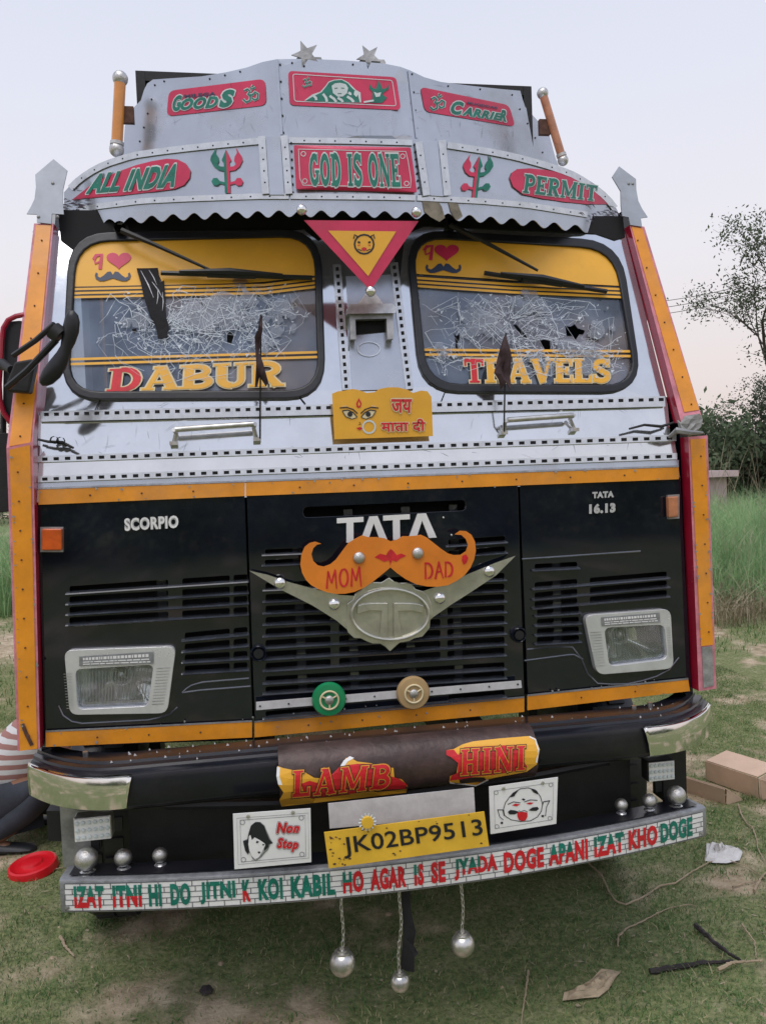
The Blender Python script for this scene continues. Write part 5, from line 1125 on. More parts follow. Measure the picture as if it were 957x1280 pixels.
# rods with small draped flags
def drape(name, lp, y, mt, par, th=.006, seed=1):
    rr = random.Random(seed); m = MB(); m.plate([lp], PL(y), 0, th, 5)
    m.v = [(x+.004*math.sin(z*70), yy+.010*math.sin(z*48+x*90)+.006*math.sin(x*260), z) for x, yy, z in m.v]; return m.build(name, mt, par, True)
for k, (a, b, lp, y) in enumerate((((325,549),(326,393),[(326,396),(329,394),(327,412),(324,440),(328,455),(335,478),(331,483),(326,470),(320,484),(317,484),(319,455),(317,420),(321,412)],-.02),
                    ((630,541),(632,416),[(632,416),(636,440),(639,468),(636,487),(630,478),(626,487),(622,474),(618,466),(624,440)],-.02))):
    rod = MB().tube([hit(*a, S_front, .02), hit(a[0], a[1]-20, PL(y)), hit(*b, PL(y))], .0028, 6).build('flag_rod', 'black', T, True)
    drape('flag', lp, y-.012, 'cloth_brown', rod, .006, k)
# ================================================================== ORNAMENTS HANGING UNDER THE PLANK
def chain_ball(px0, py0, cx, cy, rpx, y, label):
    R = rpx*2.45/1015; top = hit(px0, py0, PL(y)); c = hit(cx, cy, PL(y)); c.x = c.x; t = thing('chain_ornament', (c.x, c.y, c.z), label, 'hanging ornament', 'steel balls hanging on chains below the plank')
    m = MB(); m.lathe([(max(.0004, R*math.sin(math.pi*k/14)), -R*math.cos(math.pi*k/14)) for k in range(15)], c, 'z', 24); m.build('ball', 'steel', t, True)
    m = MB(); m.lathe([(R*.62,R*.78),(R*.60,R*.9),(R*.42,R*.98),(R*.40,R*1.08),(R*.2,R*1.12),(R*.16,R*1.28),(.0005,R*1.3)], c, 'z', 20); m.build('cap', 'steel', t, True)
    a = c+Vector((0, 0, R*1.25)); L_ = (top-a).length; n = int(L_/.017); lk = None
    for k in range(n):
        p = a.lerp(top, (k+.5)/n)+Vector((.004*math.sin(k*.55+cx), .003*math.sin(k*.4), 0))
        if lk is None:
            q = MB(); q.tube([Vector((.0045*math.cos(s*math.pi/6), 0, .0105*math.sin(s*math.pi/6))) for s in range(13)], .0019, 6, cap=False)
            lk = bpy.data.meshes.new('chain_link'); lk.from_pydata(q.v, [], q.f); lk.materials.append(MT['steel'])
        shared('chain_link', lk, p, t, rot=(0, 0, (math.pi/2 if k % 2 else 0)+.5))
chain_ball(428,1116,428,1204,16.5,-.30,'larger steel ball on a chain, leftmost of the three below the plank')
chain_ball(500,1106,500,1228,12.5,-.30,'smallest and lowest steel ball on a chain, beside the black cloth')
chain_ball(577,1096,578,1181,15.5,-.30,'steel ball on a chain hanging right of the black cloth strip')
o = drape('cloth_strip', [(503,1106),(512,1105),(514,1140),(518,1165),(519,1186),(522,1194),(516,1196),(519,1215),(512,1217),(502,1213),(503,1170)], -.29, 'cloth_black', None, .008, 5)
tag(o, 'torn black cloth strip hanging under the middle of the painted plank', 'cloth')
# ================================================================== GROUND
def vnoise(x, y, seed=0):
    r = np.random.default_rng(seed); g = r.random((256, 256)); xi = np.floor(x).astype(int); yi = np.floor(y).astype(int); fx = x-xi; fy = y-yi
    fx = fx*fx*(3-2*fx); fy = fy*fy*(3-2*fy); G_ = lambda a, b: g[a % 256, b % 256]
    return (G_(xi, yi)*(1-fx)+G_(xi+1, yi)*fx)*(1-fy)+(G_(xi, yi+1)*(1-fx)+G_(xi+1, yi+1)*fx)*fy
def fbm(x, y, seed=0, o=4):
    a = np.zeros_like(x, dtype=float); w_ = 1; t = 0
    for k in range(o): a += w_*vnoise(x*2**k, y*2**k, seed+k); t += w_; w_ *= .55
    return a/t
def height(x, y): return GZ+(fbm(x*2.2, y*2.2, 11)-.5)*.030+np.clip(np.hypot(x, y)-14, 0, 50)*.0*1.0
def bare(x, y):                                                # 1 where the soil shows
    n = fbm(x*2.3+3, y*2.3+8, 40, 5); b = np.clip((n-.545)*5, 0, 1)
    path = np.exp(-((y-7.2)/.8)**2)*(x < -2.4); near = np.exp(-(((x-.1)/1.2)**2+((y+.3)/.5)**2))*.35
    return np.clip(b+path*1.2+near*b*2, 0, 1)
def grid_coords():
    a = np.arange(-3.2, 4.6, .055); r = [4.6]; st = .08
    while r[-1] < 900: st *= 1.16; r.append(r[-1]+st)
    l = [-3.2]; st = .08
    while l[-1] > -900: st *= 1.16; l.append(l[-1]-st)
    return np.array(sorted(set(l+list(a)+r)))
gx = grid_coords(); gy = grid_coords()
X, Y = np.meshgrid(gx, gy); Z = height(X, Y); nx, ny = len(gx), len(gy)
me = bpy.data.meshes.new('ground'); i, j = np.meshgrid(np.arange(nx-1), np.arange(ny-1)); b0 = (j*nx+i).ravel()
F = np.stack([b0, b0+1, b0+nx+1, b0+nx], 1); me.from_pydata(np.stack([X.ravel(), Y.ravel(), Z.ravel()], 1).tolist(), [], F.tolist())
at_ = me.attributes.new('bare', 'FLOAT', 'POINT'); at_.data.foreach_set('value', bare(X.ravel(), Y.ravel()).astype('f')); me.polygons.foreach_set('use_smooth', [True]*len(F))
g = bpy.data.objects.new('ground', me); COL.objects.link(g); g['kind'] = 'structure'
m = bpy.data.materials.new('ground'); m.use_nodes = True; t = m.node_tree; n = t.nodes.new; l = t.links.new; B = t.nodes['Principled BSDF']; B.inputs['Roughness'].default_value = .95; B.inputs['Specular IOR Level'].default_value = .15
tc = n('ShaderNodeTexCoord'); aa = n('ShaderNodeAttribute'); aa.attribute_name = 'bare'
def rmp(tree, a, b, p0=.35, p1=.65):
    r = tree.nodes.new('ShaderNodeValToRGB'); e = r.color_ramp.elements; e[0].position = p0; e[1].position = p1; e[0].color = (*a, 1); e[1].color = (*b, 1); return r
def nse(sc, d=6, ro=.65):
    q = n('ShaderNodeTexNoise'); q.inputs['Scale'].default_value = sc; q.inputs['Detail'].default_value = d; q.inputs['Roughness'].default_value = ro; l(tc.outputs['Object'], q.inputs['Vector']); return q
n1, n2, n3 = nse(9), nse(45), nse(3.0)
soil = rmp(t, (.30, .235, .155), (.56, .46, .33)); l(n1.outputs['Fac'], soil.inputs[0]); grs = rmp(t, (.10, .135, .055), (.26, .28, .13)); l(n2.outputs['Fac'], grs.inputs[0])
ad = n('ShaderNodeMath'); ad.operation = 'MULTIPLY_ADD'; ad.inputs[1].default_value = 1.1; l(n1.outputs['Fac'], ad.inputs[0]); l(aa.outputs['Fac'], ad.inputs[2])
mr = n('ShaderNodeMapRange'); mr.inputs[1].default_value = .55; mr.inputs[2].default_value = 1.25; l(ad.outputs[0], mr.inputs[0])
mm = n('ShaderNodeMix'); mm.data_type = 'RGBA'; l(mr.outputs[0], mm.inputs[0]); l(grs.outputs[0], mm.inputs[6]); l(soil.outputs[0], mm.inputs[7]); l(mm.outputs[2], B.inputs['Base Color'])
bp = n('ShaderNodeBump'); bp.inputs['Strength'].default_value = .7; bp.inputs['Distance'].default_value = .02; l(n2.outputs['Fac'], bp.inputs['Height']); l(bp.outputs[0], B.inputs['Normal']); me.materials.append(m)
# ------------------------------------------------------------------ grass as single blades
def island_tint(name, a, b, dry=None, pd=.2):
    m = MT[name]; t = m.node_tree; n = t.nodes.new; l = t.links.new; gm = n('ShaderNodeNewGeometry'); r = n('ShaderNodeValToRGB'); e = r.color_ramp.elements
    e[0].position = 0; e[0].color = (*a, 1); e[1].position = 1-pd; e[1].color = (*b, 1)
    if dry: q = e.new(min(1, 1-pd+.03)); q.color = (*dry, 1)
    l(gm.outputs['Random Per Island'], r.inputs[0])
    no = n('ShaderNodeTexNoise'); no.inputs['Scale'].default_value = 1.3; tc = n('ShaderNodeTexCoord'); l(tc.outputs['Object'], no.inputs['Vector'])
    mp = n('ShaderNodeMapRange'); mp.inputs[1].default_value = .3; mp.inputs[2].default_value = .7; mp.inputs[3].default_value = .7; mp.inputs[4].default_value = 1.3; l(no.outputs['Fac'], mp.inputs[0])
    mu = n('ShaderNodeMix'); mu.data_type = 'RGBA'; mu.blend_type = 'MULTIPLY'; mu.inputs[0].default_value = 1; l(r.outputs[0], mu.inputs[6]); l(mp.outputs[0], mu.inputs[7])
    b_ = t.nodes['Principled BSDF']; l(mu.outputs[2], b_.inputs['Base Color']); b_.inputs['Specular IOR Level'].default_value = .25
island_tint('blade', (.070, .155, .055), (.20, .30, .11), (.48, .42, .26), .16)
island_tint('tall_blade', (.22, .40, .17), (.40, .56, .29), (.54, .50, .34), .14)
def thin(name, k):                                             # leaves let some light through
    t = MT[name].node_tree; b_ = t.nodes['Principled BSDF']; o = [q for q in t.nodes if q.type == 'OUTPUT_MATERIAL'][0]; tr = t.nodes.new('ShaderNodeBsdfTranslucent'); mx_ = t.nodes.new('ShaderNodeMixShader')
    mx_.inputs[0].default_value = k; t.links.new(b_.inputs['Base Color'].links[0].from_socket, tr.inputs[0]); t.links.new(b_.outputs[0], mx_.inputs[1]); t.links.new(tr.outputs[0], mx_.inputs[2]); t.links.new(mx_.outputs[0], o.inputs[0])
for q in ('blade', 'tall_blade', 'leafs', 'leafs_dark'): thin(q, .38)
island_tint('dry_blade', (.22, .18, .12), (.40, .34, .24))
def blades(name, bx, by, h, wd, lean, mtn, zf=height, seg=2, seed=0):
    r = np.random.default_rng(seed); N_ = len(bx); a = r.random(N_)*6.283; la = r.random(N_)*6.283; ln = lean*h*r.random(N_); bz = zf(bx, by)-.004
    dx, dy = np.cos(a)*wd/2, np.sin(a)*wd/2; cols = []; 
    for k in range(seg+1):
        u = k/seg; cx = bx+np.cos(la)*ln*u**2; cyy = by+np.sin(la)*ln*u**2; cz = bz+h*(u-.25*lean*u*u); q = 1-u
        if k < seg: cols += [np.stack([cx-dx*(q*.6+.4), cyy-dy*(q*.6+.4), cz], 1), np.stack([cx+dx*(q*.6+.4), cyy+dy*(q*.6+.4), cz], 1)]
        else: cols.append(np.stack([cx, cyy, cz], 1))
    nv = 2*seg+1; V = np.stack(cols, 1).reshape(-1, 3).astype('f'); base = np.arange(N_)*nv
    quads = [np.stack([base+2*k, base+2*k+1, base+2*k+3, base+2*k+2], 1) for k in range(seg-1)]; tri = np.stack([base+2*seg-2, base+2*seg-1, base+2*seg], 1)
    me = bpy.data.meshes.new(name); me.vertices.add(len(V)); me.vertices.foreach_set('co', V.ravel())
    li = np.concatenate([q.ravel() for q in quads]+[tri.ravel()]); tot = np.concatenate([np.full(len(q), 4) for q in quads]+[np.full(N_, 3)]); st = np.concatenate([[0], np.cumsum(tot)[:-1]])
    me.loops.add(len(li)); me.loops.foreach_set('vertex_index', li.astype('i')); me.polygons.add(len(tot)); me.polygons.foreach_set('loop_start', st.astype('i')); me.polygons.foreach_set('loop_total', tot.astype('i'))
    me.materials.append(MT[mtn]); me.update(calc_edges=True); me.validate(); o = bpy.data.objects.new(name, me); COL.objects.link(o); o['kind'] = 'stuff'; return o
def scatter(n_, x0, x1, y0, y1, seed, thin=True):
    r = np.random.default_rng(seed); x = r.uniform(x0, x1, n_); y = r.uniform(y0, y1, n_)
    if thin: k = r.random(n_) > bare(x, y)*.93; x, y = x[k], y[k]
    return x, y, r
x, y, r = scatter(330000, -2.6, 3.6, -.9, 4.2, 1); c = fbm(x*4, y*4, 70, 3)
tag(blades('short_grass', x, y, (.010+.030*r.random(len(x))**1.8)*(.3+1.3*c), .0026+.0016*r.random(len(x)), 1.3, 'blade', seed=2), 'short trodden grass growing in patches on bare soil', 'grass')
x, y, r = scatter(90000, -8, 12, 4.2, 16, 3); tag(blades('meadow_grass', x, y, .03+.07*r.random(len(x)), .006+.005*r.random(len(x)), 1.0, 'blade', seed=4), 'low meadow grass behind the truck', 'grass')
r = np.random.default_rng(5); n_ = 75000; x = r.uniform(4.3, 16, n_); y = r.uniform(5.4, 15, n_); k = (y > 5.9+.35*np.sin(x*3)+.3*fbm(x*3, y*3, 9)) ; x, y = x[k], y[k]
cl_ = fbm(x*1.3, y*1.3, 21, 3); hh = (.72+1.15*cl_)*(.6+.5*r.random(len(x)))*np.clip((y-5.4)/1.6, .35, 1)
tag(blades('tall_grass', x, y, hh, .007+.006*r.random(len(x)), .75, 'tall_blade', seg=4, seed=6), 'tall light green reed grass to the right of the truck', 'tall grass')
n_ = 9000; x = r.uniform(4.2, 12, n_); y = r.uniform(5.3, 7.4, n_); tag(blades('dry_grass', x, y, .15+.55*r.random(n_), .005+.004*r.random(n_), 1.6, 'dry_blade', seg=4, seed=7), 'dry tangled straw at the foot of the tall grass', 'dry grass')
n_ = 900; x = r.uniform(6, 18, n_); y = r.uniform(11, 17, n_); tag(blades('dry_stalks', x, y, 1.2+1.7*r.random(n_), .010+.006*r.random(n_), .5, 'dry_blade', seg=4, seed=8), 'pale dry stalks standing before the dark bushes', 'dry stalks')
n_ = 16000; x = r.uniform(-11, -3.2, n_); y = r.uniform(9.3, 14, n_); tag(blades('weeds', x, y, .5+1.1*r.random(n_), .010+.008*r.random(n_), .8, 'tall_blade', seg=4, seed=9), 'green weeds beyond the dirt path left of the truck', 'weeds')
r = np.random.default_rng(44); nt_ = 420; tx = r.uniform(-2.4, 3.4, nt_); ty = r.uniform(-.8, 4, nt_); rp_ = 34
x = np.repeat(tx, rp_)+r.normal(0, .022, nt_*rp_); y = np.repeat(ty, rp_)+r.normal(0, .022, nt_*rp_); hh = np.repeat(.02+.035*r.random(nt_), rp_)*(.5+.6*r.random(nt_*rp_))
tag(blades('grass_tufts', x, y, hh, .0032+.0018*r.random(len(x)), 1.2, 'blade', seg=3, seed=45), 'thicker grass tufts standing in the trodden turf', 'grass')
m = MB(); rr = random.Random(46)
for k in range(260):
    x, y = rr.uniform(-2.2, 3.2), rr.uniform(-.8, 3.4); e = rr.uniform(.003, .010) if k % 9 else rr.uniform(.010, .018); z = float(height(np.array([x]), np.array([y]))[0])
    P = [Vector((x+e*rr.uniform(.7, 1.2)*math.cos(t*1.257), y+e*rr.uniform(.7, 1.2)*math.sin(t*1.257), z-.002+e*rr.uniform(.1, .3))) for t in range(5)]+[Vector((x, y, z+e*rr.uniform(.4, .8)))]
    m.add(P, [(t, (t+1) % 5, 5) for t in range(5)])
tag(m.build('pebbles', 'twig', None, stuff=True), 'small pebbles and crumbs of earth in the grass', 'pebbles')
# fallen straw and leaf litter on the soil
rr = random.Random(31); m = MB()
for k in range(1500):
    x, y = rr.uniform(-2.2, 3.2), rr.uniform(-.8, 3.6); a = rr.random()*6.28; L_ = rr.uniform(.008, .05); w_ = rr.uniform(.0012, .0035) if k % 4 else rr.uniform(.005, .010)
    if k % 4 == 0: L_ *= .5
    z = float(height(np.array([x]), np.array([y]))[0])+rr.uniform(.002, .012); d = Vector((math.cos(a), math.sin(a), rr.uniform(-.1, .1))); p = Vector((-d.y, d.x, rr.uniform(-.3, .3)))*w_
    c = Vector((x, y, z)); m.add([c-d*L_/2, c-p, c+d*L_/2, c+p], [(0,1,2,3)])
tag(m.build('leaf_litter', 'dry_blade', None, stuff=True), 'scattered dry leaf bits and straw on the ground', 'leaf litter')
# ================================================================== TREES, BUSHES
def leaf_cloud(pts, per, spread, size, mtn, name, parent, seed):
    r = np.random.default_rng(seed); P = np.repeat(np.array(pts), per, 0); P = P+r.normal(0, spread, P.shape); N_ = len(P)
    a = r.normal(0, 1, (N_, 3)); a /= np.linalg.norm(a, axis=1)[:, None]; b = r.normal(0, 1, (N_, 3)); b -= (a*b).sum(1)[:, None]*a; b /= np.linalg.norm(b, axis=1)[:, None]
    s = (size*(.5+r.random(N_)))[:, None]; V = np.stack([P-a*s, P-b*s*.45, P+a*s, P+b*s*.45], 1).reshape(-1, 3); me = bpy.data.meshes.new(name)
    me.from_pydata(V.tolist(), [], (np.arange(N_)[:, None]*4+np.arange(4)).tolist()); me.materials.append(MT[mtn]); o = bpy.data.objects.new(name, me); return link(o, parent, True)
def grow(m, p, d, L_, r, depth, rr, tips, bend=.25):
    pts = [p]; q = d.copy()
    for k in range(4):
        q = (q+Vector((rr.gauss(0, bend), rr.gauss(0, bend), rr.gauss(.06, bend*.6)))*.5).normalized(); pts.append(pts[-1]+q*L_/4)
    m.tube(pts, [r*(1-.4*k/4) for k in range(5)], 5 if depth < 2 else 3, cap=False)
    if depth >= 3: tips += pts[1:]
    if depth == 5: return
    for k in range(rr.choice((2, 3, 3)) if depth else 4):
        t = rr.randint(2, 4); ax = Vector((rr.gauss(0, 1), rr.gauss(0, 1), rr.gauss(.1, .6))).normalized()
        grow(m, pts[t], (q+ax*.75).normalized(), L_*rr.uniform(.58, .8), r*.55, depth+1, rr, tips, bend)
def tree(name, loc, h, r, seed, label, leaf, per, size, spread, lean=(0,0,1)):
    rr = random.Random(seed); T_ = thing(name, loc, label, 'tree'); m = MB(); tips = []
    grow(m, Vector(loc)-Vector((0,0,.1)), Vector(lean).normalized(), h*.36, r, 0, rr, tips); m.build('trunk', 'trunk', T_, True); leaf_cloud([tuple(p) for p in tips], per, spread, size, leaf, 'crown', T_, seed); return T_
tree('thin_tree', (12.75, 14.9, GZ), 9.4, .09, 5, 'slender dark tree with sparse small leaves at the right edge', 'leafs', 8, .036, .14)
tree('thin_tree', (11.4, 16.5, GZ), 4.6, .06, 11, 'low spreading tree with thin twigs left of the slender dark tree', 'leafs', 9, .03, .12, (.3, 0, 1))
def bush(loc, s, seed, mtn='leafs_dark', label='', n_=60):
    rr = random.Random(seed); o = thing('bush', loc, label, 'bush', 'bushes beyond the tall grass'); m = MB(); pts = []
    for k in range(n_):
        a = rr.random()*6.28; e = rr.random()**.5; R = s[0]*e; z = s[2]*(.1+.9*rr.random())*(1-.35*e*e); p = Vector((loc[0]+R*math.cos(a), loc[1]+R*math.sin(a), loc[2]+z)); pts.append(tuple(p))
        if k % 2 == 0: b = Vector(loc)+Vector((rr.gauss(0, .2), rr.gauss(0, .2), -.05)); m.tube([b, b.lerp(p, .5)+Vector((0, 0, .2)), p], [.03, .018, .008], 4, cap=False)
    m.build('stems', 'trunk', o, stuff=True); leaf_cloud(pts, 110, s[0]*.17, .085, mtn, 'foliage', o, seed)
for k, (x, y, s, lb) in enumerate((((9.0), 17, (1.7,1.7,3.3), 'dark green bush hard against the right side of the truck'), (11.2, 16.2, (1.5,1.5,3.1), 'dark bush with dry stems, second from the truck'), (13.2, 15.4, (1.7,1.7,3.4), 'dark dense bush at the foot of the slender tree'), (15.4, 16.4, (2,2,3.8), 'large dark bush cut by the right edge of the picture'), (7.2, 20, (2.2,2.2,3.9), 'rearmost dark bush, mostly hidden by the truck'))):
    bush((x, y, GZ), s, 50+k, 'leafs_dark' if k % 2 else 'leafs', lb, 70)
for k, (x, y) in enumerate(((-17,38), (-24,42), (-12,44), (30,48), (38,44), (24,55))):
    bush((x, y, GZ), (5,5,4.2+.4*(k % 3)), 80+k, 'leafs_dark', ('distant dark thicket seen past the left mirror', 'far thicket left of the truck', 'far thicket hidden behind the truck cab', 'far thicket at the right', 'farthest thicket right of the hut', 'far thicket behind the hut')[k], 90)
for k, (x, y) in enumerate(((-16,-17), (-10.5,-19), (-5,-17.5), (.5,-19.5), (6,-18), (12,-17), (18,-19))):  # unseen bushes added behind the camera for a dark band in reflections
    bush((x, y, GZ), (3.2,3.2,2.2+.5*(k % 3)), 120+k, 'leafs_dark', 'bushy tree number %s from the left behind the photographer, added out of view to darken reflections' % ('one','two','three','four','five','six','seven')[k], 80)
# low white hut
h_ = thing('hut', (8.0, 13.6, GZ), 'low whitewashed hut with a flat slab roof behind the tall grass', 'hut')
hz = hit(900,596,PL(13)).z; m = MB(); m.box((6.4,13.0,GZ), (9.45,13.18,hz)); m.box((6.4,13.18,GZ), (6.58,15,hz)); m.box((9.27,13.18,GZ), (9.45,15,hz)); m.box((6.58,14.82,GZ), (9.27,15,hz)); m.build('wall', 'wall_white', h_)
MB().box((6.25,12.8,hz+.001), (9.6,15.2,hz+.13)).build('roof', 'wall_white', h_); MB().box((7.0,12.96,GZ), (7.7,12.998,hz-.3)).build('door', 'trunk', h_)
# power line
PA, PB = [], []
for a, b in (((760,381),(1010,332)), ((760,390),(1010,338)), ((760,398),(1010,346))): PA.append(hit(*a, PL(34))); PB.append(hit(*b, PL(26)))
for k, (p, q) in enumerate(zip(PA, PB)):
    m = MB(); m.tube([p.lerp(q, t/24)-Vector((0, 0, .35*4*(t/24)*(1-t/24))) for t in range(25)], .013, 4); tag(m.build('power_cable', 'cord'), ('uppermost of the three overhead cables against the sky', 'middle one of the three overhead cables', 'lowest of the three overhead cables')[k], 'cable', 'overhead cables')
for k, P in enumerate((PA, PB)):
    c = P[1]; o = thing('power_pole', (c.x, c.y, GZ), ('concrete power pole hidden behind the truck', 'concrete power pole beyond the right edge')[k], 'pole'); MB().tube([(c.x, c.y+.1, GZ), (c.x, c.y+.1, P[0].z+.2)], [.15, .09], 10).build('mast', 'wall_white', o, True)
    MB().box((c.x-.05, c.y-.06+.1, P[2].z-.06), (c.x+.05, c.y+.14+.1, P[0].z+.08)).build('insulator_arm', 'dull_steel', o)
# ================================================================== THINGS ON THE GROUND
def on(px, py, dz=0.):
    p = ground(px, py); p.z = float(height(np.array([p.x]), np.array([p.y]))[0])+dz; return p
m = MB(); c = on(42, 1088, .0); m.lathe([(.0005,.050),(.03,.050),(.045,.046),(.05,.036),(.075,.030),(.085,.034),(.098,.040),(.108,.036),(.112,.022),(.114,.002),(.108,.0)], (0,0,0), 'z', 36)
o = m.build('red_plastic_disc', 'plastic_red', None, True, loc=c); o.rotation_euler = (R_(4), R_(-5), 0); tag(o, 'round red plastic lid lying on the grass left of the bumper', 'lid')
def carton(name, a, b, h, dep, label, kind):
    A, Bp = on(*a), on(*b); u = (Bp-A); L_ = u.length; u.normalize(); v_ = Vector((0,0,1)).cross(u); z = Vector((0,0,1)); t = .004; o = thing(name, A, label, 'box'); 
    P = lambda x, y, z_: A+u*x+v_*y+z*z_
    def slab_(pts, th, nm):
        pts = [Vector(p) for p in pts]; nn = (pts[1]-pts[0]).cross(pts[2]-pts[0]).normalized()*th; m = MB(); k = len(pts)
        m.add(pts+[p+nn for p in pts], [tuple(range(k)), tuple(range(2*k-1, k-1, -1))]+[(i, (i+1) % k, k+(i+1) % k, k+i) for i in range(k)]); m.build(nm, 'cardboard', o)
    if kind == 0:
        slab_([P(0,0,0), P(L_,0,0), P(L_+.01,-.015,h), P(.01,-.015,h)], t, 'side_panel'); slab_([P(.01,-.012,h+.001), P(L_+.01,-.012,h+.001), P(L_+.03,dep,.006), P(.02,dep,.006)], t, 'top_panel')
        slab_([P(L_+.003,0,0), P(L_+.035,dep*1.0,.004), P(L_+.014,-.010,h-.004)], t, 'end_panel')
    else:
        slab_([P(0,0,.005), P(L_,0,0), P(L_,-.01,h), P(0,-.01,h)], t, 'side_panel'); slab_([P(L_+.004,0,0), P(L_+.004,dep,0), P(L_+.004,dep,h+.02), P(L_+.004,-.01,h-.002)], t, 'end_panel')
        slab_([P(0,-.008,h+.001), P(L_,-.008,h+.001), P(L_,dep,h+.022), P(0,dep,h+.022)], t, 'top_panel'); slab_([P(-.004,0,.004), P(-.004,dep,0), P(-.004,dep,h+.02), P(-.004,-.01,h)], -t, 'end_panel')
        slab_([P(L_+.02,.0,.0), P(L_+.13,.03,-.0), P(L_+.10,.02,h*.9), P(L_+.012,.0,h*.95)], t, 'flap')
carton('cardboard_box', (851,987), (906,1005), .088, .11, 'flattened brown cardboard box with a sloping lid, nearer the bumper', 0)
carton('cardboard_box', (884,975), (948,998), .115, .17, 'taller brown cardboard box behind the flattened one at the right edge', 1)
def stick(pl, r, mtn, name, label, cat, dz=.010, jit=.004, par=None, seed=1, n=26):
    rr = random.Random(seed); pts = []
    for k in range(n+1):
        p = on(*interp(pl, k/n), dz); pts.append(p+Vector((rr.gauss(0, jit), rr.gauss(0, jit), rr.uniform(0, jit*1.5))))
    rs = [r*(1-.55*k/n)*rr.uniform(.85, 1.15) for k in range(n+1)]; o = MB().tube(pts, rs, 6).build(name, mtn, par, True)
    if par is None: tag(o, label, cat)
    return o
stick([(733,1080),(753,1100),(760,1118),(768,1131),(782,1135),(802,1126),(825,1111),(845,1108),(865,1093),(885,1082),(908,1079),(935,1087),(957,1102)], .0045, 'twig', 'dry_vine', 'long pale dry vine winding from under the plank to the right edge', 'vine', .012, .0012, n=60)
stick([(771,1185),(773,1173),(785,1163),(800,1157),(820,1146),(838,1138),(858,1135),(870,1137)], .0035, 'twig', 'dry_vine', 'short curved dry vine right of the hanging balls', 'vine', .010, .001, seed=2, n=40)
stick([(922,1008),(926,1022),(932,1032),(940,1039),(945,1053),(947,1066),(957,1082)], .0045, 'twig', 'dry_vine', 'crooked pale root below the cardboard boxes', 'vine', .012, .001, seed=3, n=40)
stick([(660,1215),(657,1240),(651,1282)], .0042, 'twig', 'straw_stalk', 'straight pale straw stalk at the bottom edge', 'stalk', .012, .0008, seed=4)
stick([(942,1118),(950,1102),(962,1088)], .006, 'twig', 'dry_twig', 'thick pale twig end at the right edge below the bag', 'twig', .014, .001, seed=5)
stick([(915,1112),(930,1107),(950,1103)], .004, 'twig', 'dry_twig', 'thin grey twig just left of the thick pale twig end', 'twig', .010, .001, seed=6)
stick([(812,1217),(850,1211),(885,1208),(915,1207)], .0115, 'charred', 'burnt_stick', 'charred black stick lying level near the lower right corner', 'stick', .012, .002, seed=7)
stick([(870,1165),(888,1182),(905,1196),(925,1209)], .011, 'charred', 'burnt_stick', 'charred black stick slanting down to meet the level one', 'stick', .020, .002, seed=8)
stick([(898,1221),(915,1213),(935,1212),(953,1210)], .007, 'twig', 'dry_twig', 'split pale wood piece crossing the end of the burnt sticks', 'twig', .024, .002, seed=9)
stick([(927,1165),(934,1176),(943,1188),(945,1207)], .0042, 'twig', 'dry_twig', 'bent thin twig rising from the split wood piece', 'twig', .024, .0012, seed=10)
stick([(76,1176),(82,1188),(93,1200)], .0065, 'twig', 'dry_twig', 'short pale wood chip on the grass below the left end of the plank', 'twig', .010, .001, seed=11)
stick([(10,1098),(55,1092),(100,1082),(140,1078)], .004, 'twig', 'dry_twig', 'long thin twig beside the red lid', 'twig', .008, .001, seed=12)
def crumple(name, px, seed, lbl, cat, mtn, amp, h, th=.0015):
    pts = [on(*p, .006) for p in px]; c = sum(pts, Vector())/len(pts); rr = random.Random(seed); m = MB(); R = 7; n = len(px); vs = []
    for i in range(R+1):
        for p in pts:
            q = c.lerp(p, i/R); q = q+Vector((rr.gauss(0, amp), rr.gauss(0, amp), abs(rr.gauss(0, amp))+h*(1-(i/R))**.7*rr.uniform(.5, 1.2)+(.012*rr.random() if i == R else 0))); vs.append(q)
    m.add(vs, [(i*n+k, i*n+(k+1) % n, (i+1)*n+(k+1) % n, (i+1)*n+k) for i in range(R) for k in range(n)]); o = m.build(name, mtn, None); sm = o.modifiers.new('s', 'SOLIDIFY'); sm.thickness = th; tag(o, lbl, cat); return o
crumple('plastic_bag', [(880,1079),(881,1068),(886,1060),(895,1062),(903,1071),(912,1067),(921,1066),(930,1072),(922,1080),(908,1083),(893,1082)], 3, 'crumpled white plastic bag scrap on the grass right of the plank', 'bag', 'bag', .004, .05)
o = crumple('dry_leaf', [(702,1253),(706,1243),(722,1236),(740,1228),(752,1216),(765,1214),(776,1217),(768,1228),(760,1240),(748,1249),(728,1252)], 4, 'large curled dry leaf lying near the bottom edge', 'leaf', 'dry_leaf', .0022, .022, .001)
m = MB(); rr = random.Random(6); c = on(258,1240)
m.lathe([(.0005,-.004),(.018,-.002),(.024,.008),(.018,.018),(.0005,.022)], (0,0,0), 'z', 10); m.v = [(x+rr.gauss(0,.002), y+rr.gauss(0,.002), z+rr.gauss(0,.001)) for x, y, z in m.v]; tag(m.build('soil_clod', 'charred', None, loc=c), 'small dark lump of soil at the bottom left of the hanging balls', 'clod')
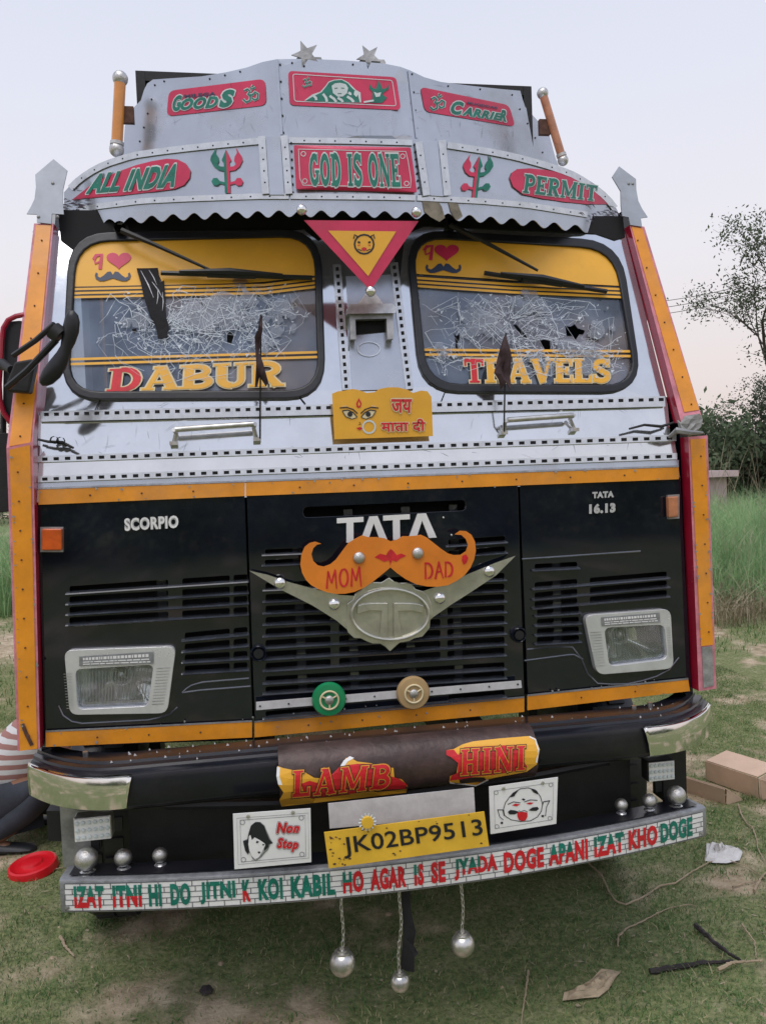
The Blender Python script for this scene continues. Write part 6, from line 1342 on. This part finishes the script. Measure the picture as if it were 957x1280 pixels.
# ================================================================== PERSON crouching behind the left corner
def skin_body(name, joints, edges, mtn, parent, sub=2, root=0):
    me = bpy.data.meshes.new(name); me.from_pydata([j[0] for j in joints], edges, []); o = bpy.data.objects.new(name, me); link(o, parent)
    sk = o.modifiers.new('skin', 'SKIN'); sk.use_smooth_shade = True; sv = me.skin_vertices[0].data
    for k, j in enumerate(joints): rx = j[1]; sv[k].radius = rx if isinstance(rx, tuple) else (rx, rx); sv[k].use_root = k == root
    sb = o.modifiers.new('sub', 'SUBSURF'); sb.levels = sub; sb.render_levels = sub; me.materials.append(MT[mtn]); return o
bx, by = -1.77, 1.70; P = thing('person', (bx, by, GZ), 'person crouching behind the left bumper end in a striped pink and white shirt', 'person')
V = lambda x, y, z: (bx+x, by+y, GZ+z*.8)
J = [(V(0,0,.36),.13), (V(.10,0,.52),.12), (V(.26,0,.68),.135), (V(.38,0,.80),.11), (V(.45,0,.88),.05), (V(.50,0,.94),.06), (V(.53,0,1.02),.085), (V(.535,0,1.10),.07),
     (V(.04,.11,.33),.09), (V(.34,.16,.44),.075), (V(.16,.15,.20),.055), (V(.0,.15,.06),.035), (V(.12,.16,.03),.03),
     (V(.04,-.11,.33),.09), (V(.30,-.18,.42),.075), (V(.12,-.16,.20),.055), (V(-.03,-.16,.06),.035), (V(.09,-.17,.03),.03),
     (V(.36,.17,.78),.055), (V(.46,.22,.56),.042), (V(.66,.16,.50),.030), (V(.72,.14,.49),.026), (V(.36,-.17,.78),.055), (V(.44,-.22,.56),.042), (V(.64,-.16,.50),.030), (V(.70,-.14,.49),.026)]
E_ = [(0,1),(1,2),(2,3),(3,4),(4,5),(5,6),(6,7),(0,8),(8,9),(9,10),(10,11),(11,12),(0,13),(13,14),(14,15),(15,16),(16,17),(3,18),(18,19),(19,20),(20,21),(3,22),(22,23),(23,24),(24,25)]
for sy, w_ in ((1, 21), (-1, 25)):                              # fingers and thumbs
    hx, hz = (.72, .49) if sy > 0 else (.70, .49)
    for q, (dy, ln) in enumerate(((-.024,.060), (-.008,.070), (.008,.066), (.024,.052))):
        k = len(J); J += [(V(hx+.03, sy*(.14+dy), hz), .010), (V(hx+.03+ln*.6, sy*(.14+dy*1.2), hz-.01), .009), (V(hx+.03+ln, sy*(.14+dy*1.2), hz-.03), .007)]; E_ += [(w_, k), (k, k+1), (k+1, k+2)]
    k = len(J); J += [(V(hx+.005, sy*.105, hz-.005), .011), (V(hx+.03, sy*.085, hz-.02), .009)]; E_ += [(w_, k), (k, k+1)]
skin_body('body', J, E_, 'skin', P)
skin_body('shirt', [(V(-.02,0,.37),.165), (V(.08,0,.49),.17), (V(.22,0,.67),.19), (V(.36,0,.80),.14), (V(.36,.17,.79),.075), (V(.44,.21,.64),.062), (V(.36,-.17,.79),.075), (V(.43,-.21,.64),.062)], [(0,1),(1,2),(2,3),(3,4),(4,5),(3,6),(6,7)], 'striped', P)
skin_body('trousers', [(V(-.01,0,.29),.165), (V(.06,.11,.30),.105), (V(.34,.16,.43),.092), (V(.16,.15,.22),.072), (V(.0,.15,.10),.052), (V(.05,-.11,.30),.105), (V(.30,-.18,.41),.092), (V(.12,-.16,.22),.072), (V(-.03,-.16,.10),.052)], [(0,1),(1,2),(2,3),(3,4),(0,5),(5,6),(6,7),(7,8)], 'trousers', P)
for sy, x in ((.155, .04), (-.165, .01)):
    m = MB(); prof = [(-.09,.030,.055),(-.07,.040,.075),(-.02,.043,.08),(.05,.045,.06),(.12,.048,.045),(.17,.040,.035),(.19,.01,.02)]; vs = []
    for px_, w_, hh_ in prof:
        for k in range(12): a = 2*math.pi*k/12; vs.append(V(x+px_, sy+w_*math.cos(a), max(.0, hh_*.5+hh_*.55*math.sin(a))))
    m.add(vs, [(i*12+k, i*12+(k+1) % 12, (i+1)*12+(k+1) % 12, (i+1)*12+k) for i in range(6) for k in range(12)]+[tuple(range(12)), tuple(range(83, 71, -1))]); m.build('shoe', 'shoe', P, True)
m = MB(); hc = Vector(V(.525,0,1.09)); m.lathe([(max(.0005, .098*math.sin(math.pi*k/12)), -.105*math.cos(math.pi*k/12)) for k in range(5, 13)], hc, 'z', 18); m.build('hair', 'hair', P, True)
for sy in (-1, 1):
    MB().lathe([(.012,-.003),(.009,-.008),(.0005,-.01)], (hc.x+.085, hc.y+sy*.032, hc.z-.03), 'y', 8).build('eye', 'white', P); MB().lathe([(.022,-.006),(.024,.0),(.016,.008),(.0005,.008)], (hc.x-.005, hc.y+sy*.09, hc.z-.05), 'y', 10).build('ear', 'skin', P, True)
m = MB(); m.tube([hc+Vector((.082,0,-.02)), hc+Vector((.105,0,-.055)), hc+Vector((.088,0,-.062))], [.008,.013,.008], 8); m.build('nose', 'skin', P, True); MB().tube([hc+Vector((.082,-.024,-.085)), hc+Vector((.092,0,-.086)), hc+Vector((.082,.024,-.085))], .006, 6).build('mouth', 'letter_red', P, True)
